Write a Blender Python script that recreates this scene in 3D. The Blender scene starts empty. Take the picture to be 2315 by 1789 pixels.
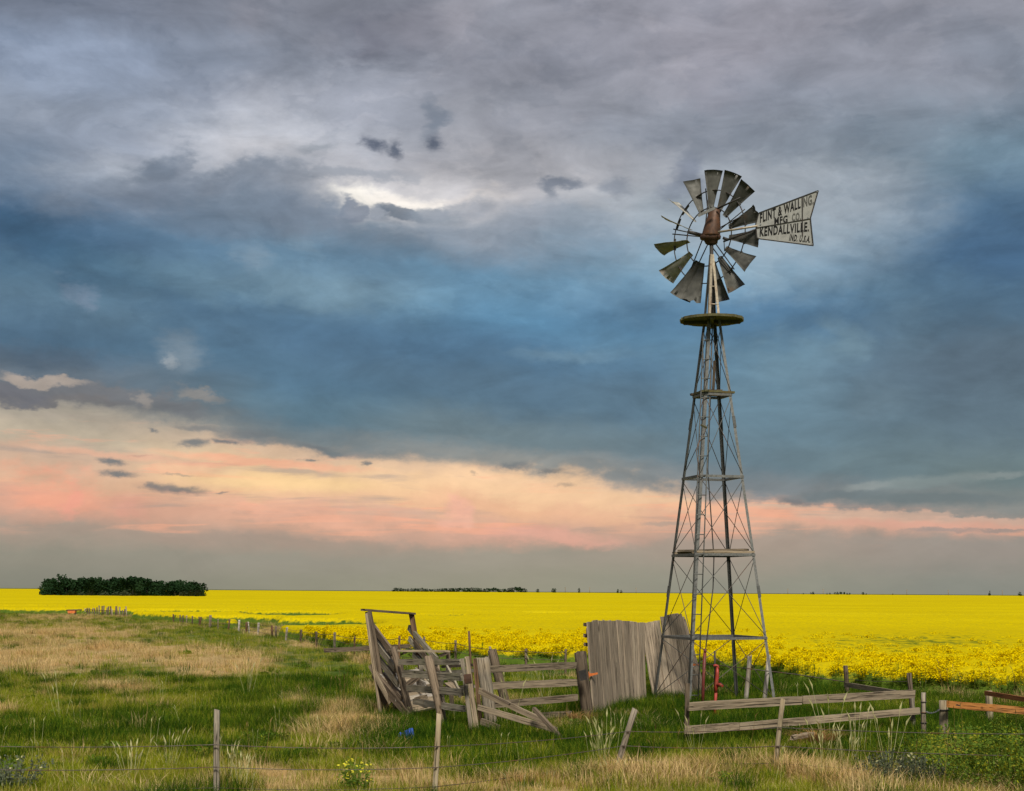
import bpy, bmesh, math, random
from mathutils import Vector, Matrix, noise
import numpy as np

random.seed(7)
RNG = np.random.default_rng(11)
SC = bpy.context.scene
C = SC.collection

# ------------------------------------------------------------------ camera geometry
W0, H0 = 2315.0, 1789.0
F = 3430.0                 # focal length in photo pixels
CX, HY, EYE = 1157.5, 1337.0, 2.0
K = F / 2500.0
TILT = 0.0069              # the prairie falls gently to the right

cam_d = bpy.data.cameras.new('camera'); cam = bpy.data.objects.new('camera', cam_d); C.objects.link(cam)
cam.location = (0, 0, EYE); cam.rotation_euler = (math.radians(90), 0, 0)
cam_d.sensor_width = 36; cam_d.lens = 36 * F / W0
cam_d.shift_y = (HY - H0 / 2) / W0
cam_d.clip_start = 0.1; cam_d.clip_end = 20000
SC.camera = cam

# ------------------------------------------------------------------ exposure
EXPO = 1.55
SC.view_settings.view_transform = 'Standard'; SC.view_settings.look = 'None'
SC.view_settings.exposure = EXPO; SC.view_settings.gamma = 1
SC.view_settings.use_curve_mapping = False

def lin(c):
    c = c / 255.0
    return c / 12.92 if c <= 0.04045 else ((c + 0.055) / 1.055) ** 2.4
def S(r, g, b): return (lin(r), lin(g), lin(b))

# ------------------------------------------------------------------ sun (weak and broad, behind thin cloud)
SUN_EL, SUN_AZ = math.radians(46), math.radians(170)     # azimuth clockwise from +Y: behind and right of the camera
sd = bpy.data.lights.new('sun', 'SUN'); sun = bpy.data.objects.new('sun', sd); C.objects.link(sun)
sd.energy = 1.5; sd.angle = math.radians(12); sd.color = (1.0, 0.93, 0.82)
sdir = Vector((math.sin(SUN_AZ) * math.cos(SUN_EL), math.cos(SUN_AZ) * math.cos(SUN_EL), math.sin(SUN_EL)))
sun.rotation_euler = (-sdir).to_track_quat('-Z', 'Y').to_euler()
sun.location = (0, 0, 40)

# ------------------------------------------------------------------ node helper
class NT:
    def __init__(s, tree): s.t = tree; s.n = tree.nodes; s.l = tree.links
    def new(s, typ, **kw):
        n = s.n.new(typ)
        for k, v in kw.items(): setattr(n, k, v)
        return n
    def link(s, a, b): s.l.new(a, b)
    def put(s, sock, v):
        if v is None: return
        if isinstance(v, bpy.types.NodeSocket): s.l.new(v, sock)
        else: sock.default_value = v
    def math(s, op, a, b=None, clamp=False):
        n = s.new('ShaderNodeMath', operation=op, use_clamp=clamp)
        s.put(n.inputs[0], a); s.put(n.inputs[1], b); return n.outputs[0]
    def vmath(s, op, a, b=None):
        n = s.new('ShaderNodeVectorMath', operation=op)
        s.put(n.inputs[0], a); s.put(n.inputs[1], b)
        return n.outputs['Value'] if op in ('LENGTH', 'DOT_PRODUCT') else n.outputs[0]
    def mrange(s, v, a, b, c=0.0, d=1.0, interp='LINEAR', clamp=True):
        n = s.new('ShaderNodeMapRange', interpolation_type=interp, clamp=clamp)
        for i, x in enumerate((v, a, b, c, d)): s.put(n.inputs[i], x)
        return n.outputs[0]
    def mix(s, f, a, b, blend='MIX'):
        n = s.new('ShaderNodeMix', data_type='RGBA', blend_type=blend)
        s.put(n.inputs[0], f)
        for i, x in ((6, a), (7, b)):
            if isinstance(x, tuple) and len(x) == 3: x = (*x, 1)
            s.put(n.inputs[i], x)
        return n.outputs[2]
    def noise(s, vec, scale, detail=3.0, rough=0.55, dist=0.0, color=False, dim='3D'):
        n = s.new('ShaderNodeTexNoise', noise_dimensions=dim)
        s.put(n.inputs['Vector'], vec); n.inputs['Scale'].default_value = scale
        n.inputs['Detail'].default_value = detail; n.inputs['Roughness'].default_value = rough
        n.inputs['Distortion'].default_value = dist
        return n.outputs['Color'] if color else n.outputs[0]
    def mapping(s, vec, loc=(0, 0, 0), rot=(0, 0, 0), scale=(1, 1, 1), typ='POINT'):
        n = s.new('ShaderNodeMapping', vector_type=typ)
        s.put(n.inputs[0], vec); n.inputs[1].default_value = loc; n.inputs[2].default_value = rot; n.inputs[3].default_value = scale
        return n.outputs[0]
    def ramp(s, fac, stops, interp='LINEAR'):
        n = s.new('ShaderNodeValToRGB'); cr = n.color_ramp; cr.interpolation = interp
        while len(cr.elements) > 1: cr.elements.remove(cr.elements[-1])
        for i, (p, c) in enumerate(stops):
            e = cr.elements[0] if i == 0 else cr.elements.new(p)
            e.position = p; e.color = (*c, 1) if len(c) == 3 else c
        s.put(n.inputs[0], fac); return n.outputs[0]
    def comb(s, x, y, z=0.0):
        n = s.new('ShaderNodeCombineXYZ'); s.put(n.inputs[0], x); s.put(n.inputs[1], y); s.put(n.inputs[2], z); return n.outputs[0]

# ------------------------------------------------------------------ sky
def skyuv(px, py):
    dx, dz = (px - CX) / F, (HY - py) / F
    return math.atan(dx) * F, math.atan(dz / math.sqrt(1 + dx * dx)) * F

EDGE = [(0, 925), (250, 950), (450, 965), (700, 1010), (1000, 1040), (1158, 1062), (1400, 1090), (1700, 1130), (2000, 1155), (2315, 1172)]
PINK = [(0, 1170), (350, 1195), (700, 1205), (1158, 1222), (1700, 1208), (2000, 1203), (2315, 1206)]
def uv_curve(lst): return [skyuv(*p) for p in lst]
EC, PC = uv_curve(EDGE), uv_curve(PINK)
def interp(lst, u): return float(np.interp(u, [a for a, b in lst], [b for a, b in lst]))
VTOP = 1240.0
def t_of(u, v):
    e, p = interp(EC, u), interp(PC, u)
    cl = lambda x: min(1, max(0, x))
    return .25 * cl(v / p) + .15 * cl((v - p) / (e - p)) + .6 * cl((v - e) / (VTOP - e))

COLS = [
 (100, [(0,118,126,142),(100,132,145,166),(250,138,148,164),(400,112,128,148),(530,76,106,134),(600,74,106,130),(700,88,116,135),(760,68,96,118),(840,92,103,114),(900,112,110,110),(935,168,157,140),(990,186,171,148),(1040,205,172,146),(1090,214,172,141),(1130,212,158,134),(1185,165,146,132),(1250,142,138,125),(1335,134,134,121)]),
 (700, [(0,122,125,135),(150,136,142,155),(250,156,161,174),(320,168,173,184),(400,136,145,158),(500,116,131,146),(600,98,130,154),(680,106,136,155),(760,78,112,140),(860,74,107,131),(940,82,111,128),(995,108,119,124),(1025,214,181,150),(1080,240,200,150),(1120,234,188,148),(1170,212,165,140),(1220,165,146,132),(1270,150,145,132),(1335,146,144,127)]),
 (1158,[(0,140,142,152),(150,140,142,152),(250,150,152,160),(350,164,164,170),(450,172,172,176),(550,146,155,167),(640,104,144,172),(720,82,128,160),(800,76,112,141),(900,80,110,131),(1000,104,122,130),(1045,140,140,136),(1080,238,198,158),(1150,236,184,146),(1205,200,160,141),(1250,156,149,135),(1335,150,147,129)]),
 (1700,[(0,150,150,160),(200,140,145,157),(330,141,148,158),(400,156,162,170),(500,146,161,172),(600,112,149,172),(700,76,116,149),(800,92,126,148),(950,94,122,138),(1050,95,118,131),(1110,116,124,130),(1145,212,178,154),(1180,220,172,146),(1220,166,149,136),(1335,145,145,131)]),
 (2250,[(0,140,142,152),(200,134,144,157),(350,108,132,149),(500,80,111,138),(580,68,100,128),(650,77,106,128),(800,82,100,114),(950,86,106,119),(1080,100,118,122),(1150,128,130,128),(1175,200,166,148),(1195,210,162,142),(1225,152,143,135),(1335,136,138,129)]),
]
D, L = 0, 1
CR = (104, 107, 110)
BLOBS = [  # px, py, rx, ry, rot, colour, alpha, soft, fine
 (560,308,350,85,17,(190,194,204),.85,1,0),(640,320,150,40,10,(205,205,210),.5,1,0),(850,205,170,50,10,(166,169,181),.5,1,0),(330,378,180,40,8,(160,168,180),.6,1,0),(690,345,230,42,0,(190,190,195),.65,1,0),
 (1010,415,300,75,0,(186,183,186),.6,1,0),(925,458,190,66,0,(214,211,211),.9,1,0),
 (1780,520,300,120,0,(165,178,188),.5,1,0),(1880,425,230,70,-6,(160,166,173),.5,1,0),
 (130,130,170,65,0,(152,165,187),.6,1,0),(250,300,160,60,0,(150,158,174),.4,1,0),
 (870,70,170,70,0,(110,112,123),.75,1,0),(830,95,38,40,0,(104,105,117),.55,1,0),(960,60,70,45,0,(122,122,132),.5,1,0),(1060,60,60,70,0,(158,156,166),.45,1,0),(560,40,45,40,0,(150,150,160),.4,1,0),(470,130,120,60,0,(124,134,150),.4,1,0),
 (1400,60,260,110,0,(146,146,156),.45,1,0),(1650,120,200,80,10,(158,154,163),.5,1,0),(1500,300,260,50,-6,(132,138,150),.55,1,0),(2050,150,260,70,-12,(150,150,160),.5,1,0),(1250,250,140,60,0,(138,140,150),.5,1,0),
 (20,515,190,65,-22,(52,84,114),.95,1,0),(170,590,190,46,-22,(56,90,116),.8,1,0),(60,720,190,46,-6,(64,92,116),.6,1,0),(90,790,150,26,-6,(70,86,104),.6,1,0),(350,640,200,36,-8,(96,128,148),.45,1,0),(480,720,260,34,-3,(70,102,128),.5,1,0),
 (900,765,420,60,-5,(72,106,134),.5,1,0),(1480,715,430,60,0,(76,114,144),.45,1,0),(1120,880,520,60,-7,(76,102,124),.45,1,0),(2280,560,170,90,0,(58,90,122),.7,1,0),(2180,660,220,60,4,(72,104,130),.5,1,0),
 (2160,830,230,150,0,(78,96,112),.45,1,0),(1280,800,130,20,4,(116,144,160),.4,1,0),(1400,620,280,60,-6,(120,154,176),.4,1,0),(740,660,260,40,-4,(118,146,162),.4,1,0),(1000,690,180,36,-4,(104,142,168),.4,1,0),
 (1935,755,48,62,0,(116,142,153),.5,1,0),(1790,815,120,80,0,(108,136,151),.5,1,0),(1870,880,60,70,0,(104,130,146),.4,1,0),(2060,720,60,80,0,(96,124,142),.35,1,0),(2000,900,60,60,0,(104,124,136),.35,1,0),
 (545,597,44,32,-12,(132,150,164),.5,.9,0),(392,805,46,46,0,(136,147,155),.5,1,0),(378,818,16,17,0,(170,174,176),.45,.9,1),(150,668,32,28,0,(114,130,150),.65,.9,0),(665,560,20,45,8,(126,148,164),.4,.9,0),
 (858,455,80,32,0,(249,244,234),1,.8,0),(958,462,95,30,-5,(248,241,232),.95,.8,0),(1090,440,70,22,8,(214,206,200),.6,1,0),
 (390,378,66,44,15,(110,121,136),.9,.6,0),(450,370,22,30,-25,(124,133,147),.6,.7,0),(590,395,150,26,10,(124,134,148),.7,.8,0),(300,420,130,24,8,(128,138,152),.6,.8,0),(800,386,170,16,3,(140,146,156),.7,.7,0),
 (852,324,30,13,-14,(86,92,107),.95,.9,1),(898,338,18,20,-20,(88,94,108),.95,.9,1),(990,323,25,17,0,(92,98,112),.95,.9,1),(1002,255,30,48,0,(114,124,138),.65,.8,0),(745,325,50,14,0,(150,156,164),.6,.8,0),
 (1280,425,52,17,0,(110,117,130),.85,.7,0),(1240,435,22,14,0,(112,119,131),.7,.7,1),(1395,440,40,24,-15,(122,129,141),.7,.8,0),(1230,505,130,40,0,(128,140,155),.5,.9,0),(1340,520,80,50,0,(132,148,163),.4,1,0),
 (820,486,36,32,10,(136,143,156),.95,.4,0),(884,497,34,28,-5,(150,156,166),.95,.4,0),(945,490,64,19,-14,(112,121,133),.9,.45,0),(1010,500,50,30,0,(138,147,158),.8,.5,0),(760,500,50,40,0,(118,131,147),.7,.7,0),(680,480,80,40,0,(120,132,147),.6,.8,0),(1070,470,70,26,20,(146,152,163),.7,.7,0),
 (640,470,170,60,4,(106,118,134),.6,1,0),(330,445,200,40,8,(112,122,137),.6,.9,0),(500,520,150,34,-4,(104,120,138),.5,.9,0),
 (1545,405,46,48,25,(116,123,138),.8,.7,0),(1515,450,30,30,0,(124,132,146),.6,.8,0),
 (110,907,150,17,-3,(112,107,106),.95,.5,0),(30,882,90,30,0,(104,102,108),.9,.6,0),(210,888,130,24,-5,(108,107,110),.85,.7,0),(330,910,110,18,-14,(110,110,113),.8,.6,0),(84,848,84,15,-9,(166,152,140),.95,.5,0),(300,905,16,24,0,(158,148,138),.6,.7,0),(430,900,60,14,-12,(142,134,126),.7,.7,0),
 (245,1045,30,9,-10,CR,.9,.85,1),(262,1073,46,7,-2,CR,.9,.85,1),(405,1107,72,11,-4,CR,.92,.85,1),(352,1100,22,9,0,CR,.8,.85,1),(432,1001,36,10,4,CR,.9,.85,1),(502,997,28,7,-6,CR,.9,.85,1),(560,983,70,15,-2,(108,112,115),.9,.85,1),(450,967,56,6,-3,(122,120,118),.85,.85,1),(342,972,12,7,-20,CR,.8,.85,1),
 (640,1000,100,10,-3,(112,118,120),.8,.9,1),(722,1013,44,7,-12,CR,.9,.85,1),(760,1026,50,10,-8,(106,113,117),.9,.85,1),(700,1038,14,4,0,CR,.8,.85,1),(833,1048,14,5,0,CR,.85,.85,1),(315,1033,30,3,-3,(120,115,112),.85,.85,1),(415,1074,42,2.5,-3,(150,135,125),.8,.85,1),(516,1114,13,3,0,CR,.7,.85,1),(830,1025,80,14,-3,(112,122,126),.7,.7,1),(1245,1066,34,6,-5,CR,.85,.9,1),(1280,1096,20,5,0,CR,.85,.85,1),(1165,1055,30,10,-8,(106,113,118),.85,.9,1),(1070,1072,11,4,0,CR,.7,.85,1),
 (1785,1136,40,10,-8,(112,112,116),.85,.9,1),(1650,1120,60,6,-6,(140,132,128),.6,.7,1),(1510,1184,55,5,-3,(176,156,142),.7,.7,1),
 (120,1105,160,26,-5,(238,162,132),.75,.9,0),(168,1128,20,42,0,(238,158,136),.6,.8,0),(330,1150,40,22,0,(226,160,140),.5,.9,0),(600,1044,230,10,-4,(242,178,142),.85,.7,1),(250,1030,220,9,-4,(228,174,144),.7,.8,1),(600,1090,220,20,-1,(252,212,152),.7,.9,1),(430,1060,120,10,0,(234,200,158),.5,.9,1),
 (700,1150,260,24,-6,(238,178,150),.6,.9,0),(1020,1160,30,26,0,(246,182,158),.75,.7,0),(1240,1204,200,18,-3,(234,172,152),.65,.9,0),(1340,1115,260,32,-5,(246,202,156),.6,1,0),(1050,1100,220,24,-5,(248,206,160),.6,1,0),(900,1150,180,14,-6,(214,172,150),.6,.9,0),(2050,1185,240,9,-3,(222,166,146),.6,.9,1),(1950,1165,150,10,-4,(226,184,158),.5,.9,1),
 (2100,1088,170,14,4,(130,142,142),.65,.8,1),(1955,1100,60,9,4,(138,145,145),.7,.7,1),(2255,1075,60,8,3,(134,144,144),.7,.7,1),(2100,1128,230,15,-2,(98,112,117),.75,.7,1),(1900,1120,110,10,4,(104,116,122),.6,.7,1),(2130,1197,80,5,0,(150,140,136),.7,.7,1),(2270,1199,60,4,0,(140,135,132),.7,.7,1),
]

world = bpy.data.worlds.new('World'); SC.world = world; world.use_nodes = True
wt = NT(world.node_tree); wt.n.clear()
STR = 0.1
tc = wt.new('ShaderNodeTexCoord').outputs['Generated']
nv = wt.vmath('NORMALIZE', tc)
sx = wt.new('ShaderNodeSeparateXYZ'); wt.link(nv, sx.inputs[0])
az = wt.math('ARCTAN2', sx.outputs[0], sx.outputs[1])
el = wt.math('ARCSINE', sx.outputs[2])
U0 = wt.math('MULTIPLY', az, F); V0 = wt.math('MULTIPLY', el, F)
strv = wt.mapping(nv, scale=(1, 1, 2.4))
n1 = wt.vmath('SUBTRACT', wt.noise(strv, 7.0, 4, .55, color=True), (.5, .5, .5))
n2 = wt.vmath('SUBTRACT', wt.noise(wt.mapping(nv, loc=(3, 1, 2), scale=(1, 1, 2.0)), 30.0, 4, .6, color=True), (.5, .5, .5))
base = wt.comb(U0, V0, 0.0)
n4 = wt.vmath('SUBTRACT', wt.noise(wt.mapping(nv, loc=(7, 4, 9), scale=(1, 1, 1.8)), 85.0, 4, .65, color=True), (.5, .5, .5))
def warp(a1, b1, a2, b2, a3, b3):
    v = wt.vmath('ADD', base, wt.vmath('MULTIPLY', n1, (a1, b1, 0)))
    v = wt.vmath('ADD', v, wt.vmath('MULTIPLY', n2, (a2, b2, 0)))
    return wt.vmath('ADD', v, wt.vmath('MULTIPLY', n4, (a3, b3, 0)))
Wbig = warp(280, 130, 130, 95, 36, 30)
Wfine = warp(30, 10, 70, 22, 60, 20)
Wbase = warp(340, 70, 130, 44, 40, 20)
sb = wt.new('ShaderNodeSeparateXYZ'); wt.link(Wbase, sb.inputs[0])
U, V = sb.outputs[0], sb.outputs[1]
def fcurve(pts, vmax):
    n = wt.new('ShaderNodeFloatCurve'); cv = n.mapping.curves[0]
    xs = [((u / F) + .6) / 1.2 for u, v in pts]; ys = [v / vmax for u, v in pts]
    cv.points[0].location = (0.0, ys[0]); cv.points[1].location = (1.0, ys[-1])
    for x, y in zip(xs, ys): cv.points.new(x, y)
    n.mapping.update()
    wt.put(n.inputs['Value'], wt.mrange(U0, -.6 * F, .6 * F))
    return wt.math('MULTIPLY', n.outputs[0], vmax)
Ev, Pv = fcurve(EC, 800.0), fcurve(PC, 800.0)
t = wt.math('ADD', wt.math('ADD', wt.mrange(V, 0.0, Pv, 0, .25), wt.mrange(V, Pv, Ev, 0, .15)), wt.mrange(V, Ev, VTOP, 0, .6))
sc_ = 1.0 / (STR * 2 ** EXPO)
prev = None
for i, (px, st) in enumerate(COLS):
    stops = []
    for py, r, g, b in st:
        u, v = skyuv(px, py)
        stops.append((t_of(u, v), S(r, g, b)))
    stops.sort(key=lambda a: a[0])
    col = wt.ramp(t, stops, 'EASE')
    if prev is None: prev = col
    else:
        u0, u1 = skyuv(COLS[i-1][0], 700)[0], skyuv(px, 700)[0]
        prev = wt.mix(wt.mrange(U, u0, u1, interp='SMOOTHSTEP'), prev, col)
    if px == 1158: mid = col
# away from the photographed quarter the same deck goes on
st_n = wt.noise(wt.mapping(nv, loc=(2, 6, 1), rot=(0, math.radians(3), 0), scale=(2.2, 2.2, 26)), 3.2, 5, .6, .5)
st_m = wt.noise(wt.mapping(nv, loc=(8, 3, 4), rot=(0, math.radians(3), 0), scale=(2.6, 2.6, 34)), 3.0, 5, .6, .5)
band = wt.math('MULTIPLY', wt.mrange(t, .20, .28, interp='SMOOTHSTEP'), wt.mrange(t, .41, .37, interp='SMOOTHSTEP'))
prev = wt.mix(wt.math('MULTIPLY', band, wt.mrange(st_n, .50, .66, 0, .62, interp='SMOOTHSTEP')), prev, S(168, 150, 138))
prev = wt.mix(wt.math('MULTIPLY', band, wt.mrange(st_m, .54, .66, 0, .65, interp='SMOOTHSTEP')), prev, S(246, 172, 138))
side = wt.mrange(wt.math('ABSOLUTE', az), .45, 1.2, interp='SMOOTHSTEP')
skyc = wt.mix(side, prev, mid)
for bi_, (px, py, rx, ry, rot, colr, al, soft, fine) in enumerate(BLOBS):
    if bi_ % 20 == 0:      # the tiny term only makes Cycles evaluate the shader in order, within its stack
        tiny = wt.vmath('MULTIPLY', skyc, (1e-5, 1e-5, 1e-5))
        Wb, Wf = wt.vmath('ADD', Wbig, tiny), wt.vmath('ADD', Wfine, tiny)
    u, v = skyuv(px, py)
    m = wt.mapping(Wf if fine else Wb, loc=(u, v, 0), rot=(0, 0, math.radians(rot)), scale=(rx * 1.12, ry * 1.12, 1), typ='TEXTURE')
    d = wt.vmath('LENGTH', m)
    a = wt.mrange(d, 1 + .35 * soft, 1 - .95 * soft, 0, al, interp='SMOOTHSTEP')
    skyc = wt.mix(a, skyc, S(*colr))
# fine cloud relief
n3 = wt.noise(wt.mapping(nv, loc=(5, 2, 7), scale=(1, 1, 3.0)), 16.0, 6, .6, .6)
n6 = wt.noise(wt.mapping(nv, loc=(4, 4, 3), scale=(1, 1, 2.0)), 12.0, 5, .62, .9)
n5 = wt.noise(wt.mapping(nv, loc=(1, 8, 3), scale=(1, 1, 1.7)), 42.0, 6, .62, .35)
g = wt.math('ADD', wt.mrange(n3, .25, .75, .80, 1.20, clamp=False), wt.math('ADD', wt.mrange(n5, .25, .75, -.07, .07, clamp=False), wt.mrange(n6, .3, .7, -.13, .13, clamp=False)))
gs = wt.mrange(V0, 60.0, 420.0, .25, 1.0)
g = wt.math('ADD', 1.0, wt.math('MULTIPLY', wt.math('SUBTRACT', g, 1.0), gs))
skyc = wt.mix(1.0, skyc, wt.comb(g, g, g), 'MULTIPLY')
n7 = wt.noise(wt.vmath('ADD', wt.mapping(nv, loc=(6, 2, 5), scale=(1, 1, 1.9)), wt.vmath('MULTIPLY', n2, (.03, .03, .03))), 13.0, 7, .58, .3)
up = wt.mrange(V0, 430.0, 640.0, 0, 1, interp='SMOOTHSTEP')
skyc = wt.mix(wt.math('MULTIPLY', up, wt.mrange(n7, .53, .60, 0, .42, interp='SMOOTHSTEP')), skyc, wt.mix(1.0, skyc, (.74, .77, .80), 'MULTIPLY'))
skyc = wt.mix(wt.math('MULTIPLY', up, wt.mrange(n7, .45, .36, 0, .42, interp='SMOOTHSTEP')), skyc, wt.mix(1.0, skyc, (1.30, 1.26, 1.22), 'MULTIPLY'))
skyc = wt.mix(1.0, skyc, (sc_ * 1.0, sc_ * .985, sc_ * .97), 'MULTIPLY')
ns = wt.new('ShaderNodeTexSky', sky_type='NISHITA'); ns.sun_disc = False
ns.sun_elevation = SUN_EL; ns.sun_rotation = SUN_AZ; ns.air_density = 1; ns.dust_density = 2
skyc = wt.mix(0.03, skyc, ns.outputs[0])        # a little clear sky through the thin cloud
bg = wt.new('ShaderNodeBackground'); wt.link(skyc, bg.inputs[0]); bg.inputs[1].default_value = STR
wo = wt.new('ShaderNodeOutputWorld'); wt.link(bg.outputs[0], wo.inputs[0])
world.cycles.sampling_method = 'MANUAL'; world.cycles.sample_map_resolution = 512

# ------------------------------------------------------------------ space helpers
def P(px, py, d):
    """point seen at a photo pixel, at nominal distance d"""
    return Vector(((px - CX) / 2500.0 * d, d * K, EYE - (py - HY) / 2500.0 * d))
def ground(x, y):
    b = 0.05 * noise.noise(Vector((x * .35, y * .25, 3.1))) + 0.02 * noise.noise(Vector((x * 1.3, y * 1.0, 8.1)))
    fade = max(0.0, 1 - max(0, y - 60) / 60.0)
    return -TILT * x + b * fade
def GP(px, d):
    x, y = (px - CX) / 2500.0 * d, d * K
    return Vector((x, y, ground(x, y)))
def topix(x, y, z=0.0):
    return CX + F * x / y, HY + F * (EYE - z) / y

def tag(o, label=None, cat=None, group=None, kind=None):
    for k, v in (('label', label), ('category', cat), ('group', group), ('kind', kind)):
        if v: o[k] = v
    return o
def empty(name, loc, label=None, cat=None, group=None):
    o = bpy.data.objects.new(name, None); C.objects.link(o); o.location = loc
    o.empty_display_size = .2
    return tag(o, label, cat, group)
WORLD = {}
def mesh_obj(name, me, mat=None, parent=None, M=None):
    """link a mesh that stands at world matrix M, as a child of parent if one is given"""
    o = bpy.data.objects.new(name, me); C.objects.link(o)
    if mat is not None and not me.materials: me.materials.append(mat)
    M = M or Matrix.Identity(4); WORLD[o] = M.copy()
    if parent is not None:
        PM = WORLD[parent] if parent in WORLD else Matrix.Translation(parent.location)
        o.parent = parent; o.matrix_basis = PM.inverted() @ M
    else: o.matrix_basis = M
    return o
def frame(p0, p1, up=Vector((0, 0, 1))):
    x = (p1 - p0); L_ = x.length; x = x / L_
    z = up - x * up.dot(x)
    if z.length < 1e-4: z = Vector((0, 1, 0)) - x * x.y
    z.normalize(); y = z.cross(x)
    M = Matrix((x, y, z)).transposed().to_4x4(); M.translation = p0
    return M, L_
def from_py(name, vs, fs, smooth=False):
    me = bpy.data.meshes.new(name); me.from_pydata(vs, [], fs); me.update()
    if smooth: me.shade_smooth()
    return me

def board_mesh(L_, h, th, seg=6, wear=.06, sag=0.0, split=0.0, h1=None):
    vs, fs = [], []
    h1 = h if h1 is None else h1
    for i in range(seg + 1):
        f = i / seg
        x = f * L_
        if i in (0, seg): x += random.uniform(-.01, .01)
        hh = h + (h1 - h) * f
        dz = -sag * 4 * f * (1 - f) + random.uniform(-1, 1) * wear * h * .3
        dy = random.uniform(-1, 1) * th * .12
        a = random.uniform(1 - wear, 1); b = random.uniform(1 - wear, 1)
        if i in (0, seg): a *= random.uniform(.9, 1); b *= random.uniform(.9, 1)
        for (yy, zz) in ((-th / 2, -hh / 2 * b), (th / 2, -hh / 2 * b), (th / 2, hh / 2 * a), (-th / 2, hh / 2 * a)):
            vs.append((x + (random.uniform(-.012, .012) if i in (0, seg) else 0), yy + dy, zz + dz))
    for i in range(seg):
        for k in range(4):
            a, b = i * 4 + k, i * 4 + (k + 1) % 4
            fs.append((a, a + 4, b + 4, b))
    fs.append((0, 1, 2, 3)); n = seg * 4; fs.append((n + 3, n + 2, n + 1, n))
    return from_py('board', vs, fs)
def board(name, p0, p1, h, th, mat, parent, up=Vector((0, 0, 1)), **kw):
    M, L_ = frame(p0, p1, up)
    return mesh_obj(name, board_mesh(L_, h, th, **kw), mat, parent, M)

def post_mesh(L_, r0, r1, n=10, seg=5, jit=.06, cut=.0, square=False, rough_top=0.0):
    vs, fs = [], []
    ph = random.uniform(0, 6)
    lob = [1 + random.uniform(-jit, jit) for _ in range(n)]
    bend = (random.uniform(-1, 1) * .012, random.uniform(-1, 1) * .012)
    for i in range(seg + 1):
        f = i / seg; r = r0 + (r1 - r0) * f
        for k in range(n):
            a = 2 * math.pi * k / n + (math.pi / 4 if square else ph)
            rr = r * lob[k] * (1 + random.uniform(-jit, jit) * .35)
            if square: rr = r * 1.25 * (1 + random.uniform(-jit, jit) * .2)
            z = f * L_
            if i == seg: z += cut * math.cos(a) * r + random.uniform(-1, 1) * rough_top
            s_ = math.sin(f * math.pi)
            vs.append((z, rr * math.cos(a) + bend[0] * s_, rr * math.sin(a) + bend[1] * s_))
    for i in range(seg):
        for k in range(n):
            a, b = i * n + k, i * n + (k + 1) % n
            fs.append((a, a + n, b + n, b)[::-1])
    fs.append(tuple(range(n))[::-1]); fs.append(tuple(seg * n + k for k in range(n)))
    me = from_py('post', vs, fs)
    for p in me.polygons: p.use_smooth = (not square) and len(p.vertices) == 4
    return me
FEET = []
def post(name, base, top, r, mat, parent=None, deep=.25, r1=None, up=Vector((0, -1, 0)), **kw):
    if base.y < 36: FEET.append((base.x, base.y))
    d = (top - base).normalized()
    p0 = base - d * deep
    M, L_ = frame(p0, top, up)
    return mesh_obj(name, post_mesh(L_, r, r1 or r * .92, **kw), mat, parent, M)
def tube_mesh(pts, r, n=6, cyclic=False):
    vs, fs = [], []
    m = len(pts); prevn = None
    for i, p in enumerate(pts):
        a = pts[i - 1] if (i > 0 or cyclic) else pts[0]
        b = pts[(i + 1) % m] if (i < m - 1 or cyclic) else pts[-1]
        t_ = (b - a).normalized()
        nrm = t_.orthogonal().normalized() if prevn is None else (prevn - t_ * prevn.dot(t_)).normalized()
        prevn = nrm; bi = t_.cross(nrm)
        rr = r[i] if isinstance(r, (list, tuple)) else r
        for k in range(n):
            an = 2 * math.pi * k / n
            vs.append(p + nrm * rr * math.cos(an) + bi * rr * math.sin(an))
    for i in range(m if cyclic else m - 1):
        for k in range(n):
            a, b = i * n + k, i * n + (k + 1) % n
            c, d = ((i + 1) % m) * n + k, ((i + 1) % m) * n + (k + 1) % n
            fs.append((a, b, d, c))
    if not cyclic:
        fs.append(tuple(range(n))[::-1]); fs.append(tuple((m - 1) * n + k for k in range(n)))
    me = from_py('tube', [tuple(v) for v in vs], fs)
    for p in me.polygons: p.use_smooth = len(p.vertices) == 4
    return me
def tube(name, pts, r, mat, parent=None, n=6, cyclic=False):
    o0 = pts[0].copy()
    me = tube_mesh([p - o0 for p in pts], r, n, cyclic)
    return mesh_obj(name, me, mat, parent, Matrix.Translation(o0))
def bar(name, p0, p1, w, th, mat, parent, up=Vector((0, 0, 1))):
    M, L_ = frame(p0, p1, up)
    vs = [(x, y, z) for x in (0, L_) for (y, z) in ((-th/2, -w/2), (th/2, -w/2), (th/2, w/2), (-th/2, w/2))]
    fs = [(0, 1, 2, 3), (7, 6, 5, 4)] + [(k, k + 4, 4 + (k + 1) % 4, (k + 1) % 4) for k in range(4)]
    return mesh_obj(name, from_py('bar', vs, fs), mat, parent, M)
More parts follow.
